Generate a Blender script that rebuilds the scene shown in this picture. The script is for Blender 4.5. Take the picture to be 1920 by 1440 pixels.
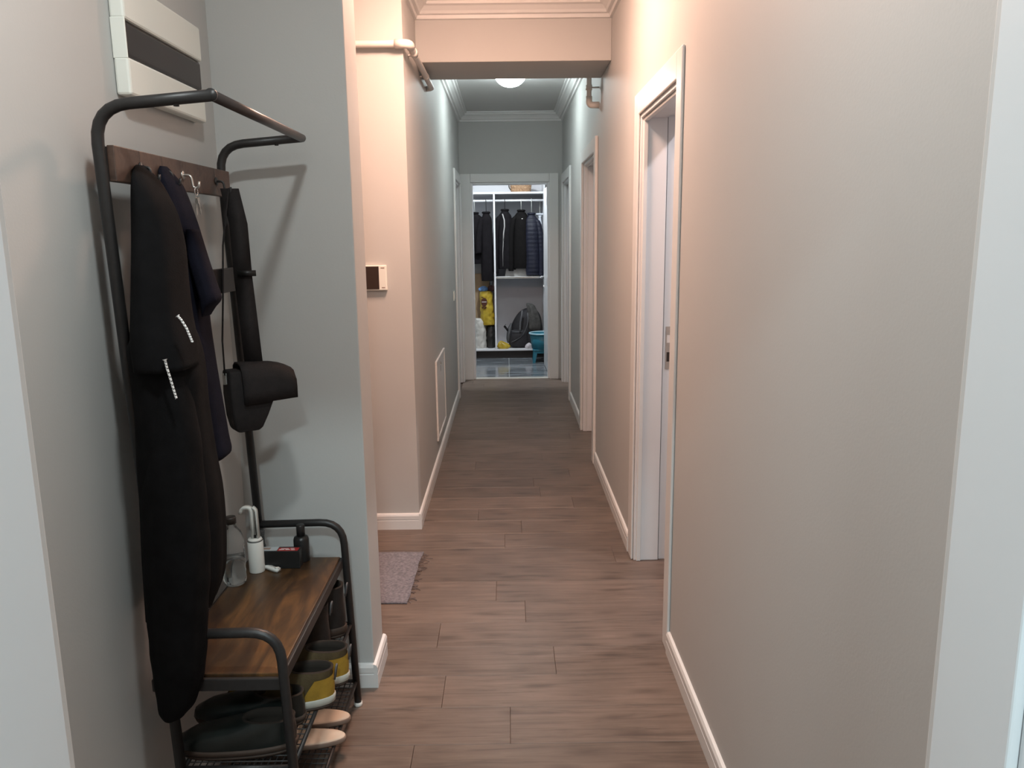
import bpy, bmesh, math, random
from mathutils import Vector, Matrix, noise
random.seed(7)
for o in list(bpy.data.objects): bpy.data.objects.remove(o, do_unlink=True)
C = bpy.context.scene.collection
S = bpy.context.scene
PI = math.pi

# ------------------------------------------------------------------ camera
CAM_H, F_PX = 1.56, 1480.0
PITCH, YAW, ROLL = math.radians(10.62), math.radians(0.24), math.radians(0.69)
FW = Vector((math.sin(YAW)*math.cos(PITCH), math.cos(YAW)*math.cos(PITCH), -math.sin(PITCH)))
RT0 = Vector((math.cos(YAW), -math.sin(YAW), 0)); UP0 = RT0.cross(FW)
RT = RT0*math.cos(ROLL) - UP0*math.sin(ROLL)
UP = UP0*math.cos(ROLL) + RT0*math.sin(ROLL)
ORG = Vector((0, 0, CAM_H))
cd = bpy.data.cameras.new('camera'); cam = bpy.data.objects.new('camera', cd); C.objects.link(cam)
cd.sensor_width = 36; cd.sensor_fit = 'HORIZONTAL'; cd.lens = F_PX/1920*36; cd.clip_start = 0.02
m = Matrix((RT, UP, -FW)).transposed().to_4x4(); m.translation = ORG
cam.matrix_world = m
S.camera = cam
def ray(px, py): return FW + RT*((px-960)/F_PX) - UP*((py-720)/F_PX)
def atY(px, py, Y): d = ray(px, py); return ORG + d*(Y/d.y)
def atX(px, py, X): d = ray(px, py); return ORG + d*(X/d.x)
def atZ(px, py, Z): d = ray(px, py); return ORG + d*((Z-CAM_H)/d.z)

# ------------------------------------------------------------------ world, exposure
w = bpy.data.worlds.new('world'); S.world = w; w.use_nodes = True
w.node_tree.nodes['Background'].inputs[0].default_value = (0.5, 0.55, 0.6, 1)
w.node_tree.nodes['Background'].inputs[1].default_value = 0.02
S.view_settings.view_transform = 'Standard'; S.view_settings.look = 'None'
S.view_settings.gamma = 1; S.view_settings.use_curve_mapping = False
S.view_settings.exposure = 0.0
# lamp strengths (W) and colours, the lamps themselves are built further down
P_NEAR, C_NEAR = 19.0, (0.93, 1.0, 1.0)
P_WARM, C_WARM = 63.0, (1.0, 0.61, 0.45)
P_FAR,  C_FAR  = 17.0, (0.88, 1.0, 1.0)
P_CLOS, C_CLOS = 42.0, (0.86, 0.94, 1.0)
P_BACK, C_BACK = 66.0, (0.76, 0.95, 1.0)
P_SIDE, C_SIDE = 22.0, (1.0, 0.95, 1.0)

# ------------------------------------------------------------------ materials
def mat(name, col, rough=0.6, metal=0.0, var=0.0, vscale=8.0, bump=0.0, bscale=80.0, stretch=(1,1,1), col2=None, sheen=0.0, spec=0.5, emit=None, estr=0, trans=0.0, ior=1.45, objrand=0.0, coat=0.0):
    m = bpy.data.materials.new(name); m.use_nodes = True
    nt = m.node_tree; b = nt.nodes['Principled BSDF']
    b.inputs['Base Color'].default_value = (*col, 1); b.inputs['Roughness'].default_value = rough
    b.inputs['Metallic'].default_value = metal; b.inputs['Specular IOR Level'].default_value = spec
    b.inputs['Sheen Weight'].default_value = sheen; b.inputs['Coat Weight'].default_value = coat
    b.inputs['Transmission Weight'].default_value = trans; b.inputs['IOR'].default_value = ior
    if emit: b.inputs['Emission Color'].default_value = (*emit, 1); b.inputs['Emission Strength'].default_value = estr
    L = nt.links; N = nt.nodes
    tc = N.new('ShaderNodeTexCoord'); mp = N.new('ShaderNodeMapping'); L.new(tc.outputs['Object'], mp.inputs[0])
    mp.inputs['Scale'].default_value = stretch
    if var > 0 or col2:
        n = N.new('ShaderNodeTexNoise'); n.inputs['Scale'].default_value = vscale; n.inputs['Detail'].default_value = 5
        L.new(mp.outputs[0], n.inputs['Vector'])
        r = N.new('ShaderNodeValToRGB'); r.color_ramp.elements[0].position = .3; r.color_ramp.elements[1].position = .7
        a = col; c2 = col2 if col2 else tuple(min(1, c*(1+var)) for c in col)
        if not col2: a = tuple(c*(1-var) for c in col)
        r.color_ramp.elements[0].color = (*a, 1); r.color_ramp.elements[1].color = (*c2, 1)
        L.new(n.outputs['Fac'], r.inputs[0]); L.new(r.outputs[0], b.inputs['Base Color'])
    if bump > 0:
        n2 = N.new('ShaderNodeTexNoise'); n2.inputs['Scale'].default_value = bscale; n2.inputs['Detail'].default_value = 4
        L.new(mp.outputs[0], n2.inputs['Vector'])
        bp = N.new('ShaderNodeBump'); bp.inputs['Strength'].default_value = bump; bp.inputs['Distance'].default_value = 0.004
        L.new(n2.outputs['Fac'], bp.inputs['Height']); L.new(bp.outputs[0], b.inputs['Normal'])
    return m

def wood_mat(name, dark, mid, light, rough, sx, sy, knots=True, axis='X', gloss_var=0.1, useobj=True):
    """grain runs along axis"""
    m = bpy.data.materials.new(name); m.use_nodes = True
    nt = m.node_tree; b = nt.nodes['Principled BSDF']; L = nt.links; N = nt.nodes
    tc = N.new('ShaderNodeTexCoord'); oi = N.new('ShaderNodeObjectInfo')
    add = N.new('ShaderNodeVectorMath'); add.operation = 'MULTIPLY_ADD'
    comb = N.new('ShaderNodeCombineXYZ')
    for i in range(3): L.new(oi.outputs['Random'], comb.inputs[i])
    L.new(comb.outputs[0], add.inputs[0]); add.inputs[1].default_value = (37, 53, 11) if useobj else (0, 0, 0)
    L.new(tc.outputs['Object'], add.inputs[2])
    mp = N.new('ShaderNodeMapping'); L.new(add.outputs[0], mp.inputs[0])
    mp.inputs['Scale'].default_value = (sx, sy, sy) if axis == 'X' else (sy, sx, sy)
    n = N.new('ShaderNodeTexNoise'); n.inputs['Scale'].default_value = 1; n.inputs['Detail'].default_value = 7; n.inputs['Roughness'].default_value = .62; n.inputs['Distortion'].default_value = 0.9
    L.new(mp.outputs[0], n.inputs['Vector'])
    r = N.new('ShaderNodeValToRGB'); e = r.color_ramp.elements
    e[0].position = .28; e[0].color = (*dark, 1); e[1].position = .72; e[1].color = (*light, 1)
    x = e.new(.47); x.color = (*mid, 1)
    L.new(n.outputs['Fac'], r.inputs[0])
    # large soft tone changes
    n3 = N.new('ShaderNodeTexNoise'); n3.inputs['Scale'].default_value = 4.5; n3.inputs['Detail'].default_value = 4
    L.new(add.outputs[0], n3.inputs['Vector'])
    mr = N.new('ShaderNodeMapRange'); mr.inputs['From Min'].default_value = .3; mr.inputs['From Max'].default_value = .7
    mr.inputs['To Min'].default_value = .82; mr.inputs['To Max'].default_value = 1.13
    L.new(n3.outputs['Fac'], mr.inputs['Value'])
    mr2 = N.new('ShaderNodeMapRange'); mr2.inputs['To Min'].default_value = .86; mr2.inputs['To Max'].default_value = 1.12
    L.new(oi.outputs['Random'], mr2.inputs['Value'])
    mu = N.new('ShaderNodeMath'); mu.operation = 'MULTIPLY'; L.new(mr.outputs[0], mu.inputs[0]); L.new(mr2.outputs[0], mu.inputs[1])
    vm = N.new('ShaderNodeVectorMath'); vm.operation = 'SCALE'; L.new(r.outputs[0], vm.inputs[0]); L.new(mu.outputs[0], vm.inputs['Scale'])
    out = vm.outputs[0]
    if knots:
        v = N.new('ShaderNodeTexVoronoi'); v.inputs['Scale'].default_value = 1; v.inputs['Randomness'].default_value = 1; v.voronoi_dimensions = '2D'
        mp2 = N.new('ShaderNodeMapping'); L.new(add.outputs[0], mp2.inputs[0])
        mp2.inputs['Scale'].default_value = (2.6, 8.5, 1) if axis == 'X' else (8.5, 2.6, 1)
        L.new(mp2.outputs[0], v.inputs['Vector'])
        kr = N.new('ShaderNodeValToRGB'); kr.color_ramp.elements[0].position = .03; kr.color_ramp.elements[0].color = (.66, .63, .61, 1)
        kr.color_ramp.elements[1].position = .20; kr.color_ramp.elements[1].color = (1, 1, 1, 1)
        L.new(v.outputs['Distance'], kr.inputs[0])
        mm = N.new('ShaderNodeVectorMath'); mm.operation = 'MULTIPLY'; L.new(out, mm.inputs[0]); L.new(kr.outputs[0], mm.inputs[1]); out = mm.outputs[0]
    L.new(out, b.inputs['Base Color'])
    b.inputs['Roughness'].default_value = rough
    bp = N.new('ShaderNodeBump'); bp.inputs['Strength'].default_value = .12; bp.inputs['Distance'].default_value = .002
    L.new(n.outputs['Fac'], bp.inputs['Height']); L.new(bp.outputs[0], b.inputs['Normal'])
    return m

M = {}
M['wall'] = mat('wall_paint', (.50, .50, .487), .62, var=.015, vscale=1.5, bump=.06, bscale=160, spec=.35)
M['ceil'] = mat('ceiling_paint', (.66, .66, .65), .7, var=.01, vscale=2, bump=.04, bscale=150)
M['trim'] = mat('white_lacquer', (.72, .72, .71), .35, var=.01, vscale=4, bump=.01, bscale=60)
M['jamb'] = mat('door_lacquer', (.76, .76, .77), .32, var=.01, vscale=4, bump=.01, bscale=60)
M['pipe'] = mat('pipe_plastic', (.70, .66, .62), .4, var=.03, vscale=9)
M['floor'] = wood_mat('laminate_oak', (.080, .057, .045), (.142, .103, .081), (.185, .139, .112), .40, 3.2, 46.0)
M['subfloor'] = mat('joint_shadow', (.07, .045, .033), .8, var=.1)  # dark brown slab showing in the plank joints
M['tile'] = mat('marble_tile', (.075, .085, .095), .13, col2=(.24, .26, .28), vscale=3.5, stretch=(.8, 3.2, 1))
M['grout'] = mat('grout', (.42, .43, .43), .7, var=.05)
M['thresh'] = mat('threshold_metal', (.55, .53, .48), .4, metal=.3, var=.05)
M['rackmetal'] = mat('black_powder_coat', (.020, .019, .019), .42, var=.12, vscale=60, bump=.05, bscale=400)
M['rackbar'] = mat('black_bar_coat', (.045, .036, .034), .38, var=.1, vscale=60)
M['bench'] = wood_mat('rustic_board', (.018, .010, .007), (.060, .031, .013), (.190, .090, .028), .36, 14.0, 2.6, knots=False, useobj=False)
M['hookboard'] = wood_mat('rustic_rail', (.045, .026, .020), (.080, .048, .036), (.125, .075, .055), .45, 9.0, 30.0, knots=False)
M['midboard'] = mat('dark_rail', (.035, .028, .026), .5, var=.2, vscale=20)
M['blackcloth'] = mat('black_cloth', (.0055, .0055, .006), .9, var=.2, vscale=30, bump=.25, bscale=300, sheen=.0, spec=.12)
M['navycloth'] = mat('navy_cloth', (.0075, .0078, .0145), .88, var=.2, vscale=25, bump=.25, bscale=300, sheen=.0, spec=.12)
M['bagcloth'] = mat('black_canvas', (.013, .0105, .0105), .75, var=.15, vscale=60, bump=.3, bscale=500, spec=.3)
M['cordw'] = mat('white_cord', (.75, .75, .74), .6, var=.05)
M['cordk'] = mat('black_cord', (.02, .02, .02), .6, var=.05)
M['steel'] = mat('brushed_steel', (.55, .53, .50), .32, metal=.9, var=.08, vscale=40)
M['chrome'] = mat('chrome', (.8, .8, .8), .15, metal=1, var=.03)
M['darkhole'] = mat('dark_recess', (.03, .022, .018), .7, var=.1)
M['plasticw'] = mat('white_plastic', (.80, .81, .75), .32, var=.01, vscale=5)
M['boxwin'] = mat('smoked_window', (.030, .020, .018), .12, var=.15, vscale=6)
M['screen'] = mat('dark_screen', (.035, .022, .018), .15, var=.1)
M['mark'] = mat('grey_print', (.30, .22, .18), .6, var=.05)
M['lens'] = mat('lamp_lens', (.9, .9, .9), .3, emit=C_FAR, estr=14)
M['lenswarm'] = mat('lamp_lens_warm', (.9, .8, .7), .3, emit=C_WARM, estr=14)
M['rug'] = mat('rug_wool', (.11, .105, .125), .95, col2=(.24, .225, .245), vscale=90, bump=.8, bscale=220, sheen=.1)
M['rugfringe'] = mat('rug_fringe', (.22, .18, .17), .9, col2=(.09, .06, .05), vscale=40)
M['rubberw'] = mat('white_rubber', (.75, .75, .72), .5, var=.03)
M['lintw'] = mat('lint_white', (.66, .65, .61), .4, var=.02)
M['pet'] = mat('clear_pet', (.93, .95, .95), .06, trans=.96, ior=1.28, var=.01)
M['water'] = mat('water', (.95, .97, .97), .02, trans=.98, ior=1.33, var=.01)
M['capbrown'] = mat('dark_cap', (.035, .028, .024), .4, var=.1)
M['blackgloss'] = mat('black_plastic', (.014, .014, .014), .35, var=.15, vscale=20)
M['lblgrey'] = mat('label_grey', (.42, .46, .48), .3, var=.05)
M['lblred'] = mat('label_red', (.38, .03, .03), .35, var=.1, vscale=60)
M['lblwhite'] = mat('label_white', (.75, .72, .70), .4, var=.03)
M['suedey'] = mat('yellow_suede', (.34, .20, .022), .85, var=.15, vscale=40, bump=.2, bscale=300)
M['suedeb'] = mat('olive_suede', (.075, .052, .022), .85, var=.2, vscale=40, bump=.2, bscale=300)
M['midsole'] = mat('pale_midsole', (.46, .45, .40), .6, var=.06, vscale=30)
M['outsole'] = mat('brown_outsole', (.045, .028, .020), .7, var=.1)
M['bootleather'] = mat('black_leather', (.013, .012, .012), .45, var=.2, vscale=40, bump=.15, bscale=200)
M['shoeleather'] = mat('polished_black_leather', (.012, .015, .014), .28, var=.2, vscale=20, bump=.06, bscale=160)
M['beige'] = mat('beige_leather', (.66, .55, .44), .55, var=.04, vscale=12, bump=.06, bscale=160)
M['beigesole'] = mat('tan_sole', (.26, .18, .14), .6, var=.08)
M['lining'] = mat('dark_lining', (.020, .015, .011), .9, var=.1)
M['wardw'] = mat('white_melamine', (.80, .80, .82), .35, var=.01)
M['wardrail'] = mat('satin_rail', (.88, .88, .90), .3, var=.02)  # chrome rail: pale non-metal colour stands in for its bright reflections
M['wardb'] = mat('grey_back_panel', (.68, .69, .73), .55, var=.02)
M['plinth'] = mat('dark_plinth', (.025, .022, .022), .5, var=.1)
M['coatk'] = mat('charcoal_coat', (.010, .0085, .010), .85, var=.2, vscale=20, bump=.2, bscale=200, sheen=.0, spec=.15)
M['coatb'] = mat('black_coat', (.007, .006, .006), .8, var=.2, vscale=20, bump=.2, bscale=200, sheen=.0, spec=.15)
M['puffer'] = mat('navy_puffer', (.008, .009, .022), .6, var=.25, vscale=14, bump=.1, bscale=100)
M['liningw'] = mat('pale_lining', (.45, .43, .42), .7, var=.08)
M['shirtw'] = mat('white_shirt', (.66, .69, .74), .8, var=.06, vscale=8)
M['wicker'] = mat('wicker', (.30, .16, .08), .7, col2=(.62, .42, .26), vscale=60, bump=.6, bscale=160)
M['card'] = mat('cardboard', (.36, .25, .15), .8, var=.12, vscale=10)
M['greybox'] = mat('grey_box', (.34, .33, .31), .7, var=.1, vscale=12)
M['sacky'] = mat('yellow_sack', (.36, .23, .012), .36, col2=(.56, .41, .05), vscale=14, bump=.5, bscale=40)
M['sackw'] = mat('white_sack', (.55, .53, .49), .6, var=.08, vscale=14, bump=.5, bscale=45)
M['logo'] = mat('brown_print', (.075, .022, .012), .5, var=.1)
M['bluebag'] = mat('blue_film', (.12, .25, .50), .35, var=.25, vscale=30, bump=.5, bscale=50)
M['maroon'] = mat('maroon_cloth', (.055, .022, .022), .8, var=.25, vscale=30)
M['bagk'] = mat('black_bin_film', (.022, .020, .018), .4, var=.3, vscale=30, bump=.5, bscale=40)
M['packk'] = mat('backpack_nylon', (.022, .020, .023), .7, var=.2, vscale=30, bump=.3, bscale=200)
M['packg'] = mat('backpack_grey', (.11, .11, .115), .7, var=.15, vscale=40)
M['packh'] = mat('grey_heather', (.070, .066, .062), .85, var=.3, vscale=24, bump=.5, bscale=70)
M['tub'] = mat('teal_plastic', (.020, .16, .23), .38, var=.06, vscale=6)
M['tubrim'] = mat('pale_blue_plastic', (.38, .58, .66), .35, var=.05)
M['filmw'] = mat('clear_wrap', (.60, .56, .58), .25, var=.15, vscale=40, bump=.6, bscale=50)

# ------------------------------------------------------------------ mesh helpers
def link(name, me, parent=None, m=None, smooth=False):
    o = bpy.data.objects.new(name, me); C.objects.link(o)
    if m is not None and len(me.materials) == 0: me.materials.append(M[m] if isinstance(m, str) else m)
    if smooth:
        for p in me.polygons: p.use_smooth = True
    if parent is not None: o.parent = parent
    return o
def pyd(name, V, Fc, m, parent=None, smooth=False):
    me = bpy.data.meshes.new(name); me.from_pydata([tuple(v) for v in V], [], Fc); me.update()
    bm = bmesh.new(); bm.from_mesh(me); bmesh.ops.recalc_face_normals(bm, faces=bm.faces); bm.to_mesh(me); bm.free()
    return link(name, me, parent, m, smooth)
BOXF = [(0,3,2,1),(4,5,6,7),(0,1,5,4),(1,2,6,5),(2,3,7,6),(3,0,4,7)]
def boxv(x0,x1,y0,y1,z0,z1): return [(x0,y0,z0),(x1,y0,z0),(x1,y1,z0),(x0,y1,z0),(x0,y0,z1),(x1,y0,z1),(x1,y1,z1),(x0,y1,z1)]
def box(name, x0,x1,y0,y1,z0,z1, m, parent=None, bev=0.0, seg=2):
    if x0 > x1: x0, x1 = x1, x0
    if y0 > y1: y0, y1 = y1, y0
    if z0 > z1: z0, z1 = z1, z0
    me = bpy.data.meshes.new(name); me.from_pydata(boxv(x0,x1,y0,y1,z0,z1), [], BOXF)
    if bev > 0:
        bm = bmesh.new(); bm.from_mesh(me)
        bmesh.ops.bevel(bm, geom=list(bm.edges), offset=min(bev, .45*min(x1-x0,y1-y0,z1-z0)), segments=seg, affect='EDGES', profile=.5)
        bm.to_mesh(me); bm.free()
    return link(name, me, parent, m)
def boxes(name, L, m, parent=None):
    V, F = [], []
    for b in L:
        k = len(V); V += boxv(*b); F += [tuple(i+k for i in f) for f in BOXF]
    return pyd(name, V, F, m, parent)
def fillet(P, r, n=6):
    P = [Vector(p) for p in P]; out = [P[0]]
    for i in range(1, len(P)-1):
        a, b, c = P[i-1], P[i], P[i+1]
        d1 = (a-b); d2 = (c-b); rr = min(r, d1.length*.49, d2.length*.49)
        s = b + d1.normalized()*rr; e = b + d2.normalized()*rr
        for k in range(n+1):
            t = k/n; out.append(s*(1-t)**2 + b*2*t*(1-t) + e*t*t)
    out.append(P[-1]); return out
def tube_geo(P, r, n=12, V=None, F=None, flat=None):
    """sweep of a circle (or flat=(w,h) rectangle-like ellipse) with caps"""
    V = [] if V is None else V; F = [] if F is None else F
    P = [Vector(p) for p in P]; base = len(V)
    t0 = (P[1]-P[0]).normalized()
    up = Vector((0,0,1)) if abs(t0.z) < .9 else Vector((0,1,0))
    u = t0.cross(up).normalized()
    for i, p in enumerate(P):
        t = (P[min(i+1,len(P)-1)] - P[max(i-1,0)]).normalized()
        u = (u - t*u.dot(t)).normalized(); v = t.cross(u)
        ri = r[i] if isinstance(r, (list, tuple)) else r
        for k in range(n):
            a = 2*PI*k/n; V.append(p + (u*math.cos(a) + v*math.sin(a))*ri)
    for i in range(len(P)-1):
        for k in range(n):
            a = base+i*n+k; b = base+i*n+(k+1) % n
            F.append((a, b, b+n, a+n))
    F.append(tuple(base+k for k in range(n))[::-1]); F.append(tuple(base+(len(P)-1)*n+k for k in range(n)))
    return V, F
def tube(name, P, r, m, parent=None, n=12, rad=0):
    if rad: P = fillet(P, rad)
    V, F = tube_geo(P, r, n); return pyd(name, V, F, m, parent, True)
def lathe(name, prof, m, parent=None, n=24, loc=(0,0,0), sx=1, sy=1):
    V, F = [], []
    for (r, z) in prof:
        for k in range(n):
            a = 2*PI*k/n; V.append((loc[0]+r*math.cos(a)*sx, loc[1]+r*math.sin(a)*sy, loc[2]+z))
    for i in range(len(prof)-1):
        for k in range(n):
            a = i*n+k; b = i*n+(k+1) % n; F.append((a, b, b+n, a+n))
    if prof[0][0] > 1e-5: F.append(tuple(range(n))[::-1])
    if prof[-1][0] > 1e-5: F.append(tuple((len(prof)-1)*n+k for k in range(n)))
    o = pyd(name, V, F, m, parent, True)
    return o
def cr(a, b, c, d, t):
    return .5*((2*b) + (-a+c)*t + (2*a-5*b+4*c-d)*t*t + (-a+3*b-3*c+d)*t**3)
def loft(name, secs, m, parent=None, n=36, sub=4, amp=0.0, freq=5, seed=0.0, power=2.3, crease=0.0, quilt=0.0, rough=0.0):
    """secs: (cx, cy, cz, half_x, half_y); vertical folds run down the length"""
    R = []
    for i in range(len(secs)-1):
        a, b, c, d = secs[max(i-1,0)], secs[i], secs[i+1], secs[min(i+2,len(secs)-1)]
        for k in range(sub):
            R.append([cr(a[j], b[j], c[j], d[j], k/sub) for j in range(5)])
    R.append(list(secs[-1])); V, F = [], []; nr = len(R)
    for i, (cx, cy, cz, ax, ay) in enumerate(R):
        t = i/(nr-1); e = min(1, t*3)
        for k in range(n):
            th = 2*PI*k/n
            ct, st = math.cos(th), math.sin(th)
            f = 1 + amp*e*(math.sin(freq*th + 1.7*t + seed) + .6*math.sin((freq*2+1)*th - 2.3*t + seed*2) + .5*noise.noise(Vector((ct*2, st*2, t*6+seed))))
            f += crease*math.sin(t*nr*1.3 + 2*math.sin(th*2+seed))
            if quilt: f += quilt*(abs(math.sin(PI*cz/.052))**.6 - .6)
            if rough: f += rough*(noise.noise(Vector((ct*2.2+seed, st*2.2, cz*22))) + .6*noise.noise(Vector((ct*5+seed, st*5, cz*48+ct*3))))
            x = abs(ct)**(2/power)*(1 if ct > 0 else -1); y = abs(st)**(2/power)*(1 if st > 0 else -1)
            V.append((cx + max(ax, .001)*x*f, cy + max(ay, .001)*y*f, cz))
    for i in range(nr-1):
        for k in range(n):
            a = i*n+k; b = i*n+(k+1) % n; F.append((a, b, b+n, a+n))
    F.append(tuple(range(n))[::-1]); F.append(tuple((nr-1)*n+k for k in range(n)))
    return pyd(name, V, F, m, parent, True)
def extrude_profile(name, prof, p0, p1, out, m, parent=None, up=(0,0,1)):
    """prof: (distance along out, distance along up) swept from p0 to p1"""
    p0, p1, out, up = Vector(p0), Vector(p1), Vector(out), Vector(up)
    n = len(prof); V = []
    for p in (p0, p1):
        for (a, b) in prof: V.append(p + out*a + up*b)
    F = [(i, (i+1) % n, (i+1) % n + n, i+n) for i in range(n)] + [tuple(range(n))[::-1], tuple(range(n, 2*n))]
    return pyd(name, V, F, m, parent)
def struct(o): o['kind'] = 'structure'; return o
def tag(o, label, cat, group=None):
    o['label'] = label; o['category'] = cat
    if group: o['group'] = group
    return o
def thing(name, label, cat, loc=(0,0,0), group=None):
    o = bpy.data.objects.new(name, None); C.objects.link(o); o.location = loc; o.empty_display_size = .05
    return tag(o, label, cat, group)
def sempty(name, loc=(0,0,0)):
    o = bpy.data.objects.new(name, None); C.objects.link(o); o.location = loc; o.empty_display_size = .05
    o['kind'] = 'structure'; return o
def settle(root):
    """children are written in world coordinates: undo the offset of their empties"""
    L = root.location.copy()
    for ch in root.children:
        ch.matrix_parent_inverse = Matrix.Translation(-L)

# ------------------------------------------------------------------ setting
XL, XR, XA = -0.495, 0.595, -0.90          # corridor left, right and alcove side wall
YD, YS0, YS1, YP = 0.66, 2.555, 2.75, 4.085 # doorway, stub wall, wall with thermostat
YB0, YB1, ZB = 4.65, 5.15, 2.515            # beam
YE, ZC = 8.62, 2.83                         # end wall, ceiling
T = 0.16
# door openings (y0, y1, z top)
D1 = (2.822, 3.640, 2.085); D2 = (5.36, 6.235, 2.10); D3 = (7.50, 8.40, 2.10); DL = (7.66, 8.46, 2.10)
TW = 0.235
def side_wall(name, xa, xb, y0, y1, openings):
    L = []; y = y0
    for (a, b, z) in openings:
        L.append((xa, xb, y, a, 0, ZC)); L.append((xa, xb, a, b, z, ZC)); y = b
    L.append((xa, xb, y, y1, 0, ZC)); return struct(boxes(name, L, 'wall'))
side_wall('wall_right', XR, XR+TW, YD, YE, [D1, D2, D3])
side_wall('wall_left', XL-T, XL, YP+T, YE, [DL])
struct(box('wall_alcove', XA-T, XA, YD, YS0, 0, ZC, 'wall'))
struct(box('wall_stub', -2.6, -.487, YS0, YS1, 0, ZC, 'wall', bev=.004))
struct(box('wall_thermostat', -2.6, XL, YP, YP+T, 0, ZC, 'wall'))
struct(box('wall_side_hall', -2.76, -2.6, YS0, YP+T, 0, ZC, 'wall'))
struct(boxes('wall_end', [(XL-T, -.385, YE, YE+T, 0, ZC), (.460, XR+TW, YE, YE+T, 0, ZC), (-.385, .460, YE, YE+T, 2.125, ZC)], 'wall'))
struct(boxes('wall_doorway', [(-1.8, -.432, YD-.20, YD, 0, ZC), (.409, 1.8, YD-.20, YD, 0, ZC), (-.432, .409, YD-.20, YD, 2.09, ZC)], 'wall'))
# the room the photograph is taken from
struct(boxes('wall_back_room', [(-1.96, -1.8, -2.4, YD, 0, ZC), (1.8, 1.96, -2.4, YD, 0, ZC), (-1.8, 1.8, -2.4, -2.24, 0, ZC)], 'wall'))
# rooms behind the right-hand doors
struct(boxes('wall_side_rooms', [(2.3, 2.46, 2.0, YE, 0, ZC), (XR+TW, 2.3, 2.0, 2.12, 0, ZC), (XR+TW, 2.3, 4.3, 4.42, 0, ZC), (XR+TW, 2.3, 6.9, 7.02, 0, ZC)], 'wall'))
# closet shell
struct(boxes('wall_closet', [(-1.36, -1.2, YE+T, 10.86, 0, ZC), (1.2, 1.36, YE+T, 10.86, 0, ZC), (-1.2, 1.2, 10.72, 10.86, 0, ZC)], 'wall'))
struct(box('ceiling', -2.76, 2.46, -2.4, 10.86, ZC, ZC+.12, 'ceil'))
struct(box('beam', XL, XR, YB0, YB1, ZB, ZC, 'wall', bev=.003))

# floor: laminate planks laid across the corridor
fl = struct(box('floor', -2.76, 2.46, -2.4, YE+.02, -.06, -.0065, 'subfloor'))
PWd, PLn, GAP = .1972, 1.285, .0005
row0 = 2.613
joints = {}
for (px, py) in ((832,1297), (957,1360), (985,1146), (823,1190), (772,1425)):
    p = atZ(px, py, 0); joints[math.floor((p.y-row0)/PWd)] = p.x
def plank(x0, x1, y0, y1):
    me = bpy.data.meshes.new('floor_plank')
    b = .0009; cx, cy = (x0+x1)/2, (y0+y1)/2; hx, hy = (x1-x0)/2-GAP, (y1-y0)/2-GAP
    V = [(sx*hx, sy*hy, -.0065) for sx, sy in ((-1,-1),(1,-1),(1,1),(-1,1))] + [(sx*hx, sy*hy, -b) for sx, sy in ((-1,-1),(1,-1),(1,1),(-1,1))] + [(sx*(hx-b), sy*(hy-b), 0) for sx, sy in ((-1,-1),(1,-1),(1,1),(-1,1))]
    F = [(0,1,5,4),(1,2,6,5),(2,3,7,6),(3,0,4,7),(4,5,9,8),(5,6,10,9),(6,7,11,10),(7,4,8,11),(8,9,10,11)]
    me.from_pydata(V, [], F); o = link('floor_plank', me, fl, 'floor'); o.location = (cx, cy, 0)
k0 = math.floor((-.05-row0)/PWd); k1 = math.ceil((YE-row0)/PWd)
for k in range(k0, k1):
    ya, yb = row0+k*PWd, min(row0+(k+1)*PWd, YE)
    if yb - ya < .03: continue
    yc = (ya+yb)/2
    xa = -2.6 if YS1-.2 < yc < YP+.1 else (XA if yc < YS1 else XL)
    xb = 1.7 if D1[0]-.3 < yc < D1[1]+.3 else (XR+.12)
    if yc < YD: xa, xb = -1.1, 1.1
    j = joints.get(k, random.uniform(0, PLn)); j -= math.ceil((j-xa)/PLn)*PLn
    x = j
    while x < xb:
        a, b = max(x, xa), min(x+PLn, xb)
        if b-a > .02: plank(a, b, ya, yb)
        x += PLn
# closet tiles
cf = struct(box('floor_closet', -1.2, 1.2, YE+.02, 10.72, -.06, -.0015, 'grout'))
tile_y = [YE+.10, 9.17, 9.77, 10.37, 10.72]
for i in range(len(tile_y)-1):
    for x0, x1 in ((-1.2, -.593), (-.593, .007), (.007, .607), (.607, 1.2)):
        t = box('floor_tile', x0+.0025, x1-.0025, tile_y[i]+.0025, tile_y[i+1]-.0025, -.0015, .0005, 'tile', cf)
tag(box('threshold_strip', -.385, .460, YE+.0, YE+.105, .0, .006, 'thresh', bev=.002), 'pale metal threshold strip under the end doorway', 'threshold')

# cornices
CP = [(0,0),(.095,0),(.095,-.012),(.078,-.016),(.074,-.030),(.060,-.036),(.040,-.056),(.034,-.070),(.018,-.074),(.014,-.092),(0,-.095)]
def cornice(i, p0, p1, out): struct(extrude_profile('trim_%d' % i, CP, p0, p1, out, 'trim'))
cornice(1, (XL, YB1, ZC), (XL, YE, ZC), (1,0,0)); cornice(2, (XR, YB1, ZC), (XR, YE, ZC), (-1,0,0))
cornice(3, (XL, YE, ZC), (XR, YE, ZC), (0,-1,0)); cornice(4, (XL, YB1, ZC), (XR, YB1, ZC), (0,1,0))
cornice(5, (XL, YB0, ZC), (XR, YB0, ZC), (0,-1,0)); cornice(6, (XR, YD, ZC), (XR, YB0, ZC), (-1,0,0))
cornice(7, (XL, YP, ZC), (XL, YB0, ZC), (1,0,0)); cornice(8, (-2.6, YP, ZC), (XL+.095, YP, ZC), (0,-1,0))
cornice(9, (XA, YD, ZC), (XA, YS0, ZC), (1,0,0)); cornice(10, (XA, YS0, ZC), (-.487, YS0, ZC), (0,-1,0))
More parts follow.
